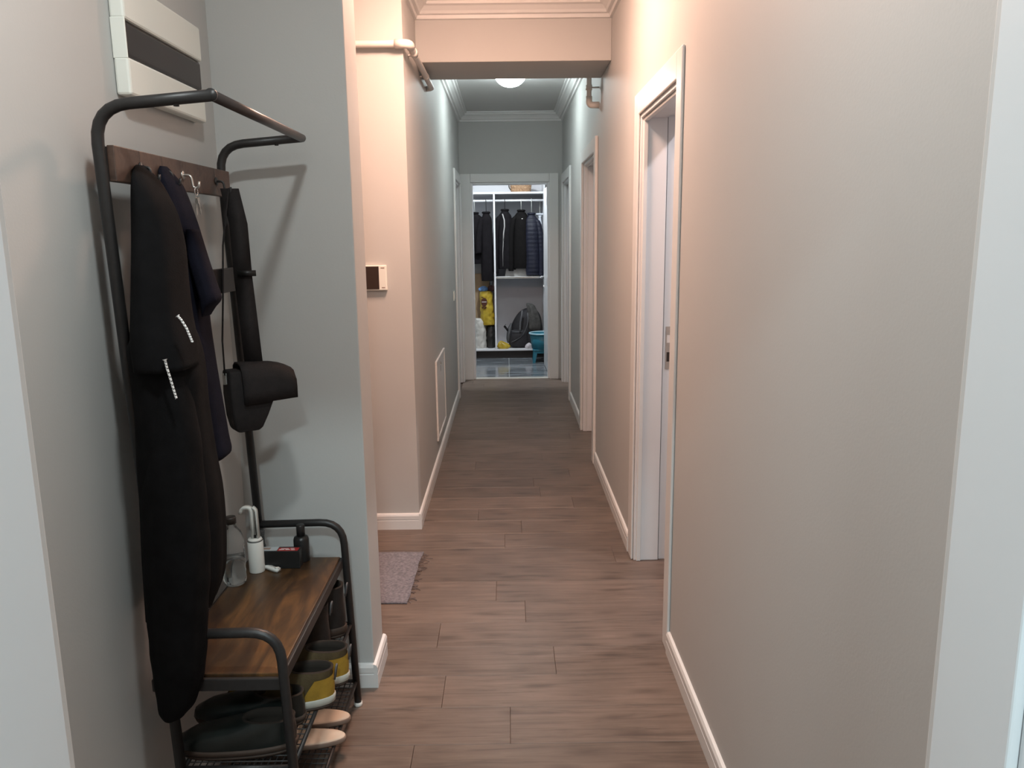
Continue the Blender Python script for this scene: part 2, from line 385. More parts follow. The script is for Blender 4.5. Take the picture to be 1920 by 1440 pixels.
# baseboards
BP = [(0,0),(.014,0),(.014,.050),(.0125,.052),(.0125,.055),(.014,.057),(.014,.076),(.009,.086),(0,.089)]
def baseb(side, p0, p1, out): struct(extrude_profile('baseboard_'+side, BP, p0, p1, out, 'trim'))
CW = .088                                   # casing width
baseb('right', (XR, YD, 0), (XR, D1[0]-.074, 0), (-1,0,0))
baseb('right_mid', (XR, D1[1]+CW, 0), (XR, D2[0]-CW, 0), (-1,0,0))
baseb('right_far', (XR, D2[1]+CW, 0), (XR, D3[0]-CW, 0), (-1,0,0))
baseb('left', (XL, YP-.014, 0), (XL, DL[0]-CW, 0), (1,0,0))
baseb('thermostat_wall', (-2.6, YP, 0), (XL, YP, 0), (0,-1,0))
baseb('alcove', (XA, YD, 0), (XA, YS0, 0), (1,0,0))
baseb('stub', (XA, YS0, 0), (-.487, YS0, 0), (0,-1,0))
baseb('stub_end', (-.487, YS0-.014, 0), (-.487, YS1+.014, 0), (1,0,0))
baseb('stub_back', (-2.6, YS1, 0), (-.487, YS1, 0), (0,1,0))

# ------------------------------------------------------------------ doors
def side_door(i, xw, s, op, leaf=True, tw=TW, leaf_depth=.10):
    """door set in a side wall; s = direction from wall face into the corridor"""
    y0, y1, zt = op; d = sempty('door_%d' % i, (xw, (y0+y1)/2, 0)); th = .020
    for (a, b) in ((y0-CW, y0+.004), (y1-.004, y1+CW)):
        box('door_casing', xw, xw+s*th, a, b, 0, zt+CW, 'trim', d, .005)
    box('door_casing', xw, xw+s*(th-.001), y0+.004, y1-.004, zt-.004, zt+CW, 'trim', d, .005)
    xi = xw - s*tw
    for (a, b) in ((y0, y0+.022), (y1-.022, y1)):
        box('door_jamb', xw-s*.001, xi, a, b, 0, zt-.001, 'jamb', d, .002)
    box('door_jamb', xw-s*.001, xi, y0+.022, y1-.022, zt-.022, zt-.001, 'jamb', d, .002)
    # stop bead
    xs0, xs1 = xw - s*.020, xw - s*.032
    for (a, b) in ((y0+.022, y0+.030), (y1-.030, y1-.022)):
        box('stop_bead', xs0, xs1, a, b, 0, zt-.022, 'trim', d, .002)
    box('stop_bead', xs0, xs1, y0+.03, y1-.03, zt-.032, zt-.022, 'trim', d, .002)
    if leaf:
        lf = box('door_leaf', xw-s*leaf_depth, xw-s*(leaf_depth+.04), y0+.025, y1-.025, .006, zt-.025, 'jamb', d, .003)
    return d
d1 = sempty('door_1', (XR, 3.2, 0)); y0, y1, zt = D1
for (a, b) in ((y0-.074, y0+.012), (y1-.012, y1+CW+.004)):
    box('door_casing', XR, XR-.011, a, b, 0, zt+CW, 'trim', d1, .005)
box('door_casing', XR, XR-.0105, y0+.012, y1-.012, zt-.006, zt+CW, 'trim', d1, .005)
for (a, b) in ((y0, y0+.022), (y1-.022, y1)):
    box('door_jamb', XR+.001, XR+.120, a, b, 0, zt-.001, 'jamb', d1, .003)
box('door_jamb', XR+.001, XR+.120, y0+.022, y1-.022, zt-.022, zt-.001, 'jamb', d1, .003)
for (a, b) in ((y0, y0+.010), (y1-.010, y1)):
    box('door_rebate', XR+.123, XR+TW, a, b, 0, zt-.001, 'jamb', d1, .002)
box('door_rebate', XR+.123, XR+TW, y0+.010, y1-.010, zt-.012, zt-.001, 'jamb', d1, .002)
for (a, b) in ((y0+.022, y0+.034), (y1-.034, y1-.022)):
    box('stop_bead', XR+.012, XR+.034, a, b, 0, zt-.022, 'trim', d1, .004)
box('stop_bead', XR+.012, XR+.034, y0+.034, y1-.034, zt-.036, zt-.022, 'trim', d1, .004)
for (a, b) in ((y0, y0+.012), (y1-.012, y1)):
    box('door_gasket', XR+.1195, XR+.1234, a, b, 0, zt-.001, 'darkhole', d1)  # dark strip paints the shade into the groove between jamb and rebate
pz0, pz1 = atY(1253, 692, y1-.01).z, atY(1253, 612, y1-.01).z
pxl = atY(1247.5, 650, y1-.01).x
sp = box('strike_plate', pxl, pxl+.026, y1-.0125, y1-.0095, pz0, pz1, 'steel', d1, .001); sp['label'] = 'steel strike plate'
for (za, zb, mm) in ((.62, .80, 'lblwhite'), (.18, .40, 'darkhole')):
    box('latch_hole', pxl+.006, pxl+.020, y1-.0135, y1-.0120, pz0+(pz1-pz0)*za, pz0+(pz1-pz0)*zb, mm, sp)
lf = box('door_leaf', XR+TW+.003, XR+TW+.80, y0+.012, y0+.052, .006, zt-.03, 'jamb', d1, .003); lf['label'] = 'white door leaf standing open into the side room'
side_door(2, XR, -1, D2); side_door(3, XR, -1, D3); side_door(4, XL, 1, DL, tw=T)
d5 = sempty('door_5', (.04, YE, 0)); th = .020
for (a, b) in ((-.488, -.381), (.456, .556)):
    box('door_casing', a, b, YE, YE-th, 0, 2.21, 'trim', d5, .005)
box('door_casing', -.381, .456, YE, YE-th+.001, 2.12, 2.21, 'trim', d5, .005)
for (a, b) in ((-.385, -.360), (.435, .460)):
    box('door_jamb', a, b, YE+.001, YE+T, 0.006, 2.124, 'jamb', d5, .003)
box('door_jamb', -.360, .435, YE+.001, YE+T, 2.100, 2.124, 'jamb', d5, .003)
# open leaf inside the closet: hinged on the right jamb
hx, hy = .458, YE+T+.002
fx, fy = .438, 9.60
dx, dy = fx-hx, fy-hy; ln = math.hypot(dx, dy); nx, ny = dy/ln, -dx/ln
V = []
for z in (.012, 2.095):
    for (px, py) in ((hx, hy), (fx, fy), (fx+nx*.04, fy+ny*.04), (hx+nx*.04, hy+ny*.04)): V.append((px, py, z))
lf = pyd('door_leaf', V, [(0,1,2,3),(4,5,6,7),(0,1,5,4),(1,2,6,5),(2,3,7,6),(3,0,4,7)], 'jamb', d5); lf['label'] = 'white leaf opened into the closet'
hp = atY(1019, 519, 9.50); hz = hp.z
hd = tube('door_handle', [(.441, 9.53, hz), (.395, 9.53, hz), (.392, 9.41, hz-.004)], .009, 'chrome', lf, 8, .012); hd['label'] = 'chrome lever handle'
lathe('door_rose', [(.0, 0), (.025, 0), (.025, .008), (0, .009)], 'chrome', lf, 16).matrix_local = Matrix.Translation((.441, 9.53, hz)) @ Matrix.Rotation(-PI/2, 4, 'Y')
lathe('lock_cylinder', [(.0, 0), (.018, 0), (.018, .012), (0, .013)], 'chrome', lf, 16).matrix_local = Matrix.Translation((.441, 9.53, hz-.115)) @ Matrix.Rotation(-PI/2, 4, 'Y')
for z in (1.93, 1.06, .22):
    box('hinge', .4335, .4355, YE+T-.055, YE+T-.015, z-.045, z+.045, 'steel', d5)
# near doorway the photograph is taken through
d6 = sempty('door_6', (0, YD, 0))
for (xa, xb, s) in ((-.432, -.412, 1), (.389, .409, -1)):
    box('door_jamb', xa, xb, YD-.105, YD+.0, 0, 2.07, 'jamb', d6, .002)
    xi = xb if s > 0 else xa; xo = xa if s > 0 else xb
    box('door_rebate', xo, xi-s*.008, YD-.20, YD-.106, 0, 2.08, 'jamb', d6, .002)
    box('door_casing', xi-s*.006, xi-s*.09, YD, YD+.018, 0, 2.15, 'trim', d6, .004)
box('door_jamb', -.412, .389, YD-.105, YD, 2.05, 2.07, 'jamb', d6, .002)
box('door_casing', -.41, .385, YD, YD+.018, 2.065, 2.15, 'trim', d6, .004)
for d in (d1, d5, d6) + tuple(o for o in C.objects if o.name in ('door_2', 'door_3', 'door_4')): settle(d)

# ------------------------------------------------------------------ lamps
def downlight(label, x, y, power, col, lens, size=.10, z=ZC):
    t = thing('ceiling_downlight', label, 'lamp', (x, y, z-.03))
    lathe('trim_ring', [(size*.52, -.016), (size*.70, -.014), (size*.72, 0), (size*.52, 0), (size*.52, -.016)], 'trim', t, 28, (0, 0, .03))
    lathe('lens', [(0, -.013), (size*.50, -.012), (size*.52, -.002), (0, -.002)], lens, t, 28, (0, 0, .03))
    ld = bpy.data.lights.new('lamp_light', 'AREA'); ld.shape = 'DISK'; ld.size = size; ld.energy = power; ld.color = col; ld.spread = PI
    lo = bpy.data.objects.new('lamp_light', ld); C.objects.link(lo); lo.parent = t; lo.location = (0, 0, .010)
    return t
downlight('round cool white downlight in the ceiling above the coat rack alcove', -.225, 1.06, P_NEAR, C_NEAR, 'lens', .14)
def dome_lamp(label, x, y, DR, DH, power, col, mname):
    dm = thing('dome_lamp', label, 'lamp', (x, y, ZC-.10))
    dome = [(DR*math.cos(a), -.012-DH*math.sin(a)) for a in [PI/2*i/10 for i in range(11)]]
    M[mname] = mat(mname, (.8, .78, .75), .3, emit=col, estr=power/(PI*PI*(DR*DR+DH*DH)))
    lathe('dome_glass', [(DR-.002, -.010)] + dome[:-1] + [(0, dome[-1][1])], mname, dm, 32, (0, 0, .10))
    lathe('base_ring', [(0, 0), (DR+.012, 0), (DR+.012, -.012), (DR-.01, -.014), (0, -.014)], 'trim', dm, 32, (0, 0, .10))
dome_lamp('round warm glass dome lamp on the ceiling before the beam', -.15, 3.36, .23, .085, P_WARM, C_WARM, 'warm_dome_glass')
dome_lamp('small round cool white dome lamp on the ceiling beyond the beam', .043, 6.60, .125, .095, P_FAR, C_FAR, 'cool_dome_glass')
downlight('round white downlight in the closet ceiling', -.1, 9.02, P_CLOS, C_CLOS, 'lens')
downlight('round white downlight in the ceiling of the room behind the open side door', 1.5, 3.15, P_SIDE, C_SIDE, 'lens')
downlight('round white downlight in the ceiling of the room before the corridor', .0, -.9, P_BACK, C_BACK, 'lens', .3)

# ------------------------------------------------------------------ coat rack with bench
YN, YF = 1.715, 2.438                       # near and far side frames
XF_, XB_ = -.530, -.852                     # front legs, rear uprights
rack = thing('coat_rack', 'black metal coat rack with a rustic wooden shoe bench in the alcove', 'coat rack', (-.69, 2.08, 0))
RZ, RX = 1.845, -.605
for Y in (YN, YF):
    tube('upright', [(-.798, Y, .012), (XB_, Y, RZ-.012), (RX, Y, RZ+.008)], .0125, 'rackmetal', rack, 14, .075)
    tube('bench_hoop', [(-.525, Y, .012), (-.546, Y, .655), (-.838, Y, .650)], .0120, 'rackmetal', rack, 14, .075)
    lathe('arm_bolt', [(0, -.006), (.006, -.006), (.006, 0), (0, 0)], 'rackmetal', rack, 10, (RX-.075, Y, RZ-.007))
    for X in (-.525, -.798):
        lathe('foot_cap', [(.0, 0), (.014, 0), (.015, .006), (.0135, .014), (0, .014)], 'rubberw' if X == -.525 and Y == YF else 'rackmetal', rack, 14, (X, Y, 0))
tube('top_bar', [(RX, YN-.004, RZ+.008), (RX, YF+.006, RZ+.008)], .0118, 'rackbar', rack, 14)
lathe('bar_cap', [(0, -.003), (.013, -.003), (.013, .004), (0, .005)], 'rackmetal', rack, 14).matrix_local = Matrix.Translation((RX, YN-.004, RZ+.008)) @ Matrix.Rotation(PI/2, 4, 'X')
# hook rail: boards side by side
hb = 6; seg = (YF-YN-.02)/hb
for i in range(hb):
    a = YN+.010+seg*i; box('hook_board', XB_+.013, XB_+.029, a+.0012, a+seg-.0012, 1.683, 1.758, 'hookboard', rack, .002)
box('board_backing', XB_+.006, XB_+.013, YN+.01, YF-.01, 1.684, 1.755, 'midboard', rack)
hooks = []
for i in range(5):
    y = YN+.010+seg*(i+1); hooks.append(y)
    if i in (0, 1, 2, 4):
        hk = tube('hook', [(XB_+.029, y, 1.722), (XB_+.050, y, 1.722), (XB_+.054, y, 1.690), (XB_+.068, y, 1.690), (XB_+.070, y, 1.706)], .0032, 'steel' if i == 2 else 'rackmetal', rack, 8, .010)
        lathe('hook_plate', [(0, 0), (.011, 0), (.011, .003), (0, .004)], 'steel' if i == 2 else 'rackmetal', hk, 12).matrix_local = Matrix.Translation((XB_+.029, y, 1.722)) @ Matrix.Rotation(PI/2, 4, 'Y')
box('middle_rail', XB_+.025, XB_+.038, YN+.05, YF-.012, 1.408, 1.478, 'midboard', rack, .003)
for y in (YF-.035, YN+.075):
    for z in (1.425, 1.462): lathe('screw', [(0, 0), (.005, 0), (.004, .002), (0, .0025)], 'steel', rack, 8).matrix_local = Matrix.Translation((XB_+.038, y, z)) @ Matrix.Rotation(PI/2, 4, 'Y')
# bench
box('seat_board', -.847, -.556, YN+.014, YF-.014, .526, .541, 'bench', rack, .002)
for (a, b, c, d) in ((-.560, -.548, YN+.012, YF-.012), (-.858, -.846, YN+.012, YF-.012), (-.858, -.548, YN+.002, YN+.0135), (-.858, -.548, YF-.0135, YF-.002)):
    box('seat_frame', a, b, c, d, .502, .534, 'rackmetal', rack, .003)
for z in (.300, .090):
    xf = -.525 - (.021*z/.655)
    for X in (xf, -.80): tube('shelf_rail', [(X, YN, z), (X, YF, z)], .0060, 'rackmetal', rack, 8)
    for Y in (YN, YF): tube('shelf_rail', [(xf, Y, z), (-.80, Y, z)], .0060, 'rackmetal', rack, 8)
    V, F = [], []
    nx_, ny_ = 16, 34
    for i in range(1, nx_): x = -.80+(xf+.80)*i/nx_; tube_geo([(x, YN, z-.002), (x, YF, z-.002)], .0018, 4, V, F)
    for i in range(1, ny_): y = YN+(YF-YN)*i/ny_; tube_geo([(-.80, y, z+.001), (xf, y, z+.001)], .0018, 4, V, F)
    o = pyd('shelf_mesh', V, F, 'rackmetal', rack); o['kind'] = 'stuff'
settle(rack)

# ------------------------------------------------------------------ clothes on the rack
def px_secs(rows, Yc, ay, shrink=1.0):
    """rows: (image row, left edge, right edge); the garment hangs Yc metres ahead (one value, or first and last)"""
    out = []
    for i, (y, xl, xr) in enumerate(rows):
        a = ay[i] if isinstance(ay, (list, tuple)) else ay
        yc = Yc[0]+(Yc[1]-Yc[0])*i/(len(rows)-1) if isinstance(Yc, tuple) else Yc
        p = atY(xl, y, yc-.35*a); q = atY(xr, y, yc+.1*a)
        out.append(((p.x+q.x)/2, yc, (p.z+q.z)/2, abs(q.x-p.x)/2*shrink, a))
    return out
hy1 = hooks[0]
jk = thing('hooded_jacket', 'long black hooded jacket hanging by its hood from the coat rack', 'jacket', (-.77, hy1, .45))
hood = [(310,256,270), (322,252,280), (345,250,298), (400,250,326), (460,251,340), (520,252,345), (590,252,352), (640,250,362), (690,255,366)]
loft('hood', px_secs(hood, (hy1, hy1-.13), [.02,.04,.06,.075,.085,.095,.10,.10,.09]), 'blackcloth', jk, 40, 4, .035, 3, .6)
body = [(585,262,345), (620,250,360), (650,238,370), (700,248,380), (780,257,386), (860,260,398), (930,263,412), (1010,264,419), (1090,268,418), (1138,272,402)]
loft('body', px_secs(body, (hy1-.10, hy1-.05), [.06,.085,.105,.115,.12,.12,.12,.115,.11,.10]), 'blackcloth', jk, 48, 5, .045, 4, 2.1)
slv = [(600,266,300), (648,239,330), (700,250,350), (800,258,372), (900,262,383), (1000,264,392), (1080,268,393), (1150,272,389), (1215,278,386), (1275,286,380), (1325,296,364), (1338,306,350)]
loft('sleeve', px_secs(slv, (hy1-.13, hy1-.16), [.015,.04,.055,.06,.065,.065,.065,.06,.06,.055,.05,.04]), 'blackcloth', jk, 36, 5, .04, 3, 4.2, crease=.012)
slv2 = [(650,330,368), (760,345,384), (860,360,400), (960,370,412), (1060,378,416), (1120,380,404)]
loft('sleeve', px_secs(slv2, hy1+.09, .05), 'blackcloth', jk, 30, 5, .05, 3, 1.2)
# drawcords of the hood, white and black braid
def cord(name, pts, Y, parent, n=44):
    P = [atY(x, y, Y) for x, y in pts]; Q = []
    for i in range(n+1):
        t = i/n*(len(P)-1); k = min(int(t), len(P)-2); Q.append(P[k].lerp(P[k+1], t-k))
    V, F = tube_geo(Q, [.0027 if i else .0052 for i in range(n+1)], 8)
    me = bpy.data.meshes.new(name); me.from_pydata([tuple(v) for v in V], [], F)
    me.materials.append(M['cordw']); me.materials.append(M['cordk'])
    for i, p in enumerate(me.polygons):
        p.use_smooth = True; r, k = divmod(i, 8)
        p.material_index = 1 if (r+k//2) % 4 == 3 and i < n*8 and r > 0 else 0
    o = bpy.data.objects.new(name, me); C.objects.link(o); o.parent = parent; o['label'] = 'white and black braided drawcord'; return o
cord('drawcord', [(333,592), (340,600), (350,616), (356,630), (361,642)], hy1-.205, jk)
cord('drawcord', [(309,674), (313,690), (320,712), (326,732), (331,748)], hy1-.215, jk)
lathe('eyelet', [(.003, 0), (.006, 0), (.006, .003), (.003, .003), (.003, 0)], 'steel', jk, 12).matrix_local = Matrix.Translation(atY(258, 651, hy1-.175)) @ Matrix.Rotation(PI/2, 4, 'X')
settle(jk)
hy2 = hooks[1]
ns = thing('polo_shirt', 'navy short-sleeved shirt hanging on the coat rack beside the black jacket', 'shirt', (-.77, hy2, .95))
tor = [(312,300,312), (325,298,322), (350,300,340), (400,306,360), (450,312,374), (520,318,384), (600,326,388), (680,334,400), (760,344,414), (820,356,424), (852,366,430), (864,374,414)]
loft('torso', px_secs(tor, hy2, [.015,.035,.05,.06,.07,.075,.08,.08,.08,.08,.075,.06]), 'navycloth', ns, 44, 5, .04, 4, .3)
sl = [(430,350,372), (480,352,388), (530,366,404), (560,374,413), (578,378,400), (592,382,390)]
loft('sleeve', px_secs(sl, hy2-.035, [.03,.035,.04,.042,.038,.03]), 'navycloth', ns, 30, 5, .03, 3, 2.7)
cl = loft('collar_lining', px_secs([(344,296,302), (356,296,308), (372,300,309)], hy2-.055, [.004,.006,.004]), 'liningw', ns, 14, 3); cl['label'] = 'pale lining at the collar'
settle(ns)
# keys
ky = thing('key_bunch', 'small bunch of metal keys on the third hook of the coat rack', 'keys', (XB_+.07, hooks[2], 1.62))
kc = Vector((XB_+.061, hooks[2]-.002, 1.681))
V, F = tube_geo([kc + Vector((0, math.cos(a)*.010, math.sin(a)*.010)) for a in [2*PI*i/16 for i in range(17)]], .0013, 6); pyd('key_ring', V, F, 'chrome', ky, True)
for i, (a, l) in enumerate(((-.2, .05), (.25, .046))):
    k = boxes('key', [(-.0012, .0012, -.008, .008, -.018, -.004), (-.0012, .0012, -.003, .003, -l, -.018), (-.0012, .0012, .003, .006, -l+.004, -l+.010)], 'steel', ky)
    k.location = kc + Vector((.003*i, 0, -.011)); k.rotation_euler = (a, 0, 0)
settle(ky)

# ------------------------------------------------------------------ shoulder bag
yb = 2.20
bag = thing('shoulder_bag', 'small black canvas shoulder bag with a wide strap on the coat rack', 'bag', (-.74, 2.25, .96))
def strip(name, P, wdir, wd, m, parent, thick=.003):
    """flat band along P, width along wdir"""
    V = []; wv = Vector(wdir).normalized()*wd/2; P = [Vector(p) for p in P]
    for i, p in enumerate(P):
        t = (P[min(i+1,len(P)-1)]-P[max(i-1,0)]).normalized(); nrm = t.cross(wv).normalized()*thick/2
        V += [p-wv-nrm, p+wv-nrm, p+wv+nrm, p-wv+nrm]
    F = []
    for i in range(len(P)-1):
        for k in range(4): a = i*4+k; b = i*4+(k+1) % 4; F.append((a, b, b+4, a+4))
    F += [(0,1,2,3), tuple(len(V)-4+k for k in range(4))]
    return pyd(name, V, F, m, parent, True)
# bag axes: width axis u, front normal nf
th_ = math.radians(36); u = Vector((math.cos(th_), math.sin(th_), 0)); nf = Vector((math.sin(th_), -math.cos(th_), 0)); zz = Vector((0,0,1))
p_tl = atY(449, 700, yb); p_tr = atY(541, 700, yb+.09)
o0 = Vector((p_tl.x, yb, 0)); zt_ = atY(470, 690, yb+.03).z
wfl = .155
# flap: over the top and down the front, rounded profile
prof = []
for (dn, dz) in ((-.062, -.012), (-.058, .006), (-.040, .018), (-.015, .020), (.008, .014), (.022, -.004), (.028, -.030), (.030, -.065), (.029, -.098)): prof.append((dn, dz))
V, F = [], []; nu = 8
for i in range(nu+1):
    t = i/nu; sag = -.020*max(0, (t-.55)/.45)**2; drop = .010*t
    for (dn, dz) in prof:
        kz = sag if dz > -.02 else 0
        V.append(o0 + u*(wfl*t - .012*0) + nf*dn + zz*(zt_+dz+kz-(drop if dz > -.05 else -drop*.4)))
npf = len(prof)
for i in range(nu):
    for k in range(npf-1): a = i*npf+k; F.append((a, a+1, a+1+npf, a+npf))
fo = pyd('flap', V, F, 'bagcloth', bag, True); sm = fo.modifiers.new('thickness', 'SOLIDIFY'); sm.thickness = .005; sm.offset = -1
# body: tapered pouch under the flap
V = []
for (z, w0, w1, n0, n1) in ((zt_-.002, -.032, .120, -.055, .012), (zt_-.07, -.034, .100, -.058, .018), (zt_-.135, -.030, .072, -.058, .016), (zt_-.172, -.024, .055, -.050, .010), (zt_-.182, -.012, .045, -.042, .002)):
    for (a, b) in ((w0, n0), (w1, n0), (w1, n1), (w0, n1)): V.append(o0 + u*a + nf*b + zz*z)
F = [(0,1,2,3), tuple(range(len(V)-4, len(V)))]
for i in range(4):
    for k in range(4): a = i*4+k; b = i*4+(k+1) % 4; F.append((a, b, b+4, a+4))
bo = pyd('pouch', V, F, 'bagcloth', bag, True)
bv = bo.modifiers.new('round', 'BEVEL'); bv.width = .008; bv.segments = 2; bv.limit_method = 'ANGLE'; bv.angle_limit = .5
hb_ = Vector((XB_+.066, hooks[4], 1.700))
strip('strap', [hb_ + Vector((0, .0, .002)), atY(447, 420, 2.31), atY(456, 520, 2.29), atY(466, 600, 2.27), atY(477, 690, 2.25)], (1, .25, 0), .050, 'bagcloth', bag, .004)
strip('strap', [hb_ + Vector((0, -.008, .002)), atY(418, 460, 2.28), atY(418, 560, 2.25), atY(417, 640, 2.22), o0 + u*(-.035) + nf*(-.020) + zz*(zt_-.012)], (-.36, .93, 0), .040, 'bagcloth', bag, .004)
kl = box('strap_clip', -.006, .006, -.004, .004, -.016, .016, 'steel', bag, .002); kl.location = atY(419, 713, 2.185)
st = strip('strap_slider', [atY(462, 507, 2.285), atY(463, 518, 2.285)], (1, .25, 0), .051, 'blackgloss', bag, .006)
settle(bag); kl.location = o0 + u*(-.037) + nf*(-.014) + zz*(zt_-.024)

# ------------------------------------------------------------------ things on the bench
ZT = .5412
bt = thing('water_bottle', 'clear plastic water bottle with a dark cap on the bench', 'bottle', (-.832, 2.235, ZT))
ribs = [(.0, .004), (.028, .0), (.0335, .006), (.034, .02), (.0325, .03), (.034, .04), (.0325, .05), (.034, .06), (.034, .105), (.0315, .112), (.034, .119), (.033, .140), (.027, .162), (.016, .178), (.013, .186), (.013, .194)]
lathe('bottle_body', ribs, 'pet', bt, 32)
lathe('water_fill', [(0, .006), (.029, .008), (.0315, .03), (.0315, .085), (0, .085)], 'water', bt, 28)
lathe('bottle_cap', [(0, .190), (.0165, .190), (.0165, .206), (.015, .210), (0, .210)], 'capbrown', bt, 20)
lr = thing('lint_roller', 'white lint roller standing upright on the bench', 'lint roller', (-.793, 2.322, ZT))
lathe('roll', [(.0, 0), (.0235, 0), (.0240, .002), (.0240, .098), (.0225, .100), (0, .100)], 'lintw', lr, 28)
lathe('roll_rim', [(0, .1005), (.0232, .1005), (.0232, .1025), (.0, .1025)], 'blackgloss', lr, 28)
lathe('roll_collar', [(0, .1025), (.0225, .1025), (.020, .108), (0, .110)], 'lintw', lr, 28)
hdl = strip('handle', fillet([(-.004, 0, .108), (-.004, 0, .208), (-.034, .004, .206), (-.040, .005, .186)], .016, 6), (0, 1, 0), .018, 'lintw', lr, .009)
strip('handle', fillet([(.012, 0, .108), (.010, 0, .200), (.0, 0, .209)], .012, 5), (0, 1, 0), .016, 'lintw', lr, .005)
box('handle_slot', .0, .008, -.0094, -.0088, .112, .122, 'blackgloss', hdl)
wc = thing('white_clip', 'small white plastic clip lying beside the lint roller', 'clip', (-.748, 2.325, ZT))
strip('clip_body', [(-.030, .016, .007), (-.016, .008, .0085), (0, -.002, .007), (.014, -.010, .006), (.026, -.014, .0065)], (.5, .85, 0), .016, 'lintw', wc, .010)
lathe('clip_button', [(0, 0), (.007, 0), (.007, .003), (0, .004)], 'lintw', wc, 14, (.020, -.012, .0112))
bx = thing('black_carton', 'small flat black carton with grey and red print beside the lint roller', 'box', (-.728, 2.352, ZT))
box('carton', -.066, .066, -.018, .022, 0, .058, 'blackgloss', bx, .002)
box('print_panel', -.062, -.006, -.012, .019, .058, .0588, 'lblgrey', bx)
box('print_panel', -.004, .060, -.014, .010, .058, .0588, 'lblred', bx)
for i, (a, b, y) in enumerate(((.0, .016, -.006), (.020, .034, -.006), (.038, .050, -.008), (.004, .028, .002), (.034, .046, .003))):
    box('print_line', a, b, y-.0018, y+.0018, .0588, .0591, 'lblwhite', bx)
box('print_line', -.056, -.030, -.004, .012, .0588, .0591, 'mark', bx)
bb = thing('black_bottle', 'black bottle with a black cap behind the flat carton on the bench', 'bottle', (-.672, 2.400, ZT))
lathe('bottle_body', [(0, 0), (.023, 0), (.0245, .003), (.0245, .072), (.022, .080), (.014, .084), (0, .084)], 'blackgloss', bb, 24)
lathe('bottle_cap', [(0, .084), (.0135, .084), (.0135, .118), (.012, .121), (0, .121)], 'blackgloss', bb, 20)
gb = thing('clear_jar', 'small clear jar with a dark base by the rear upright of the bench', 'jar', (-.806, 2.402, ZT))
lathe('jar_body', [(0, .055), (.017, .055), (.018, .058), (.018, .100), (.016, .103), (0, .103)], 'pet', gb, 20)
lathe('jar_base', [(0, 0), (.018, 0), (.0185, .003), (.0185, .052), (.017, .055), (0, .055)], 'blackgloss', gb, 20)

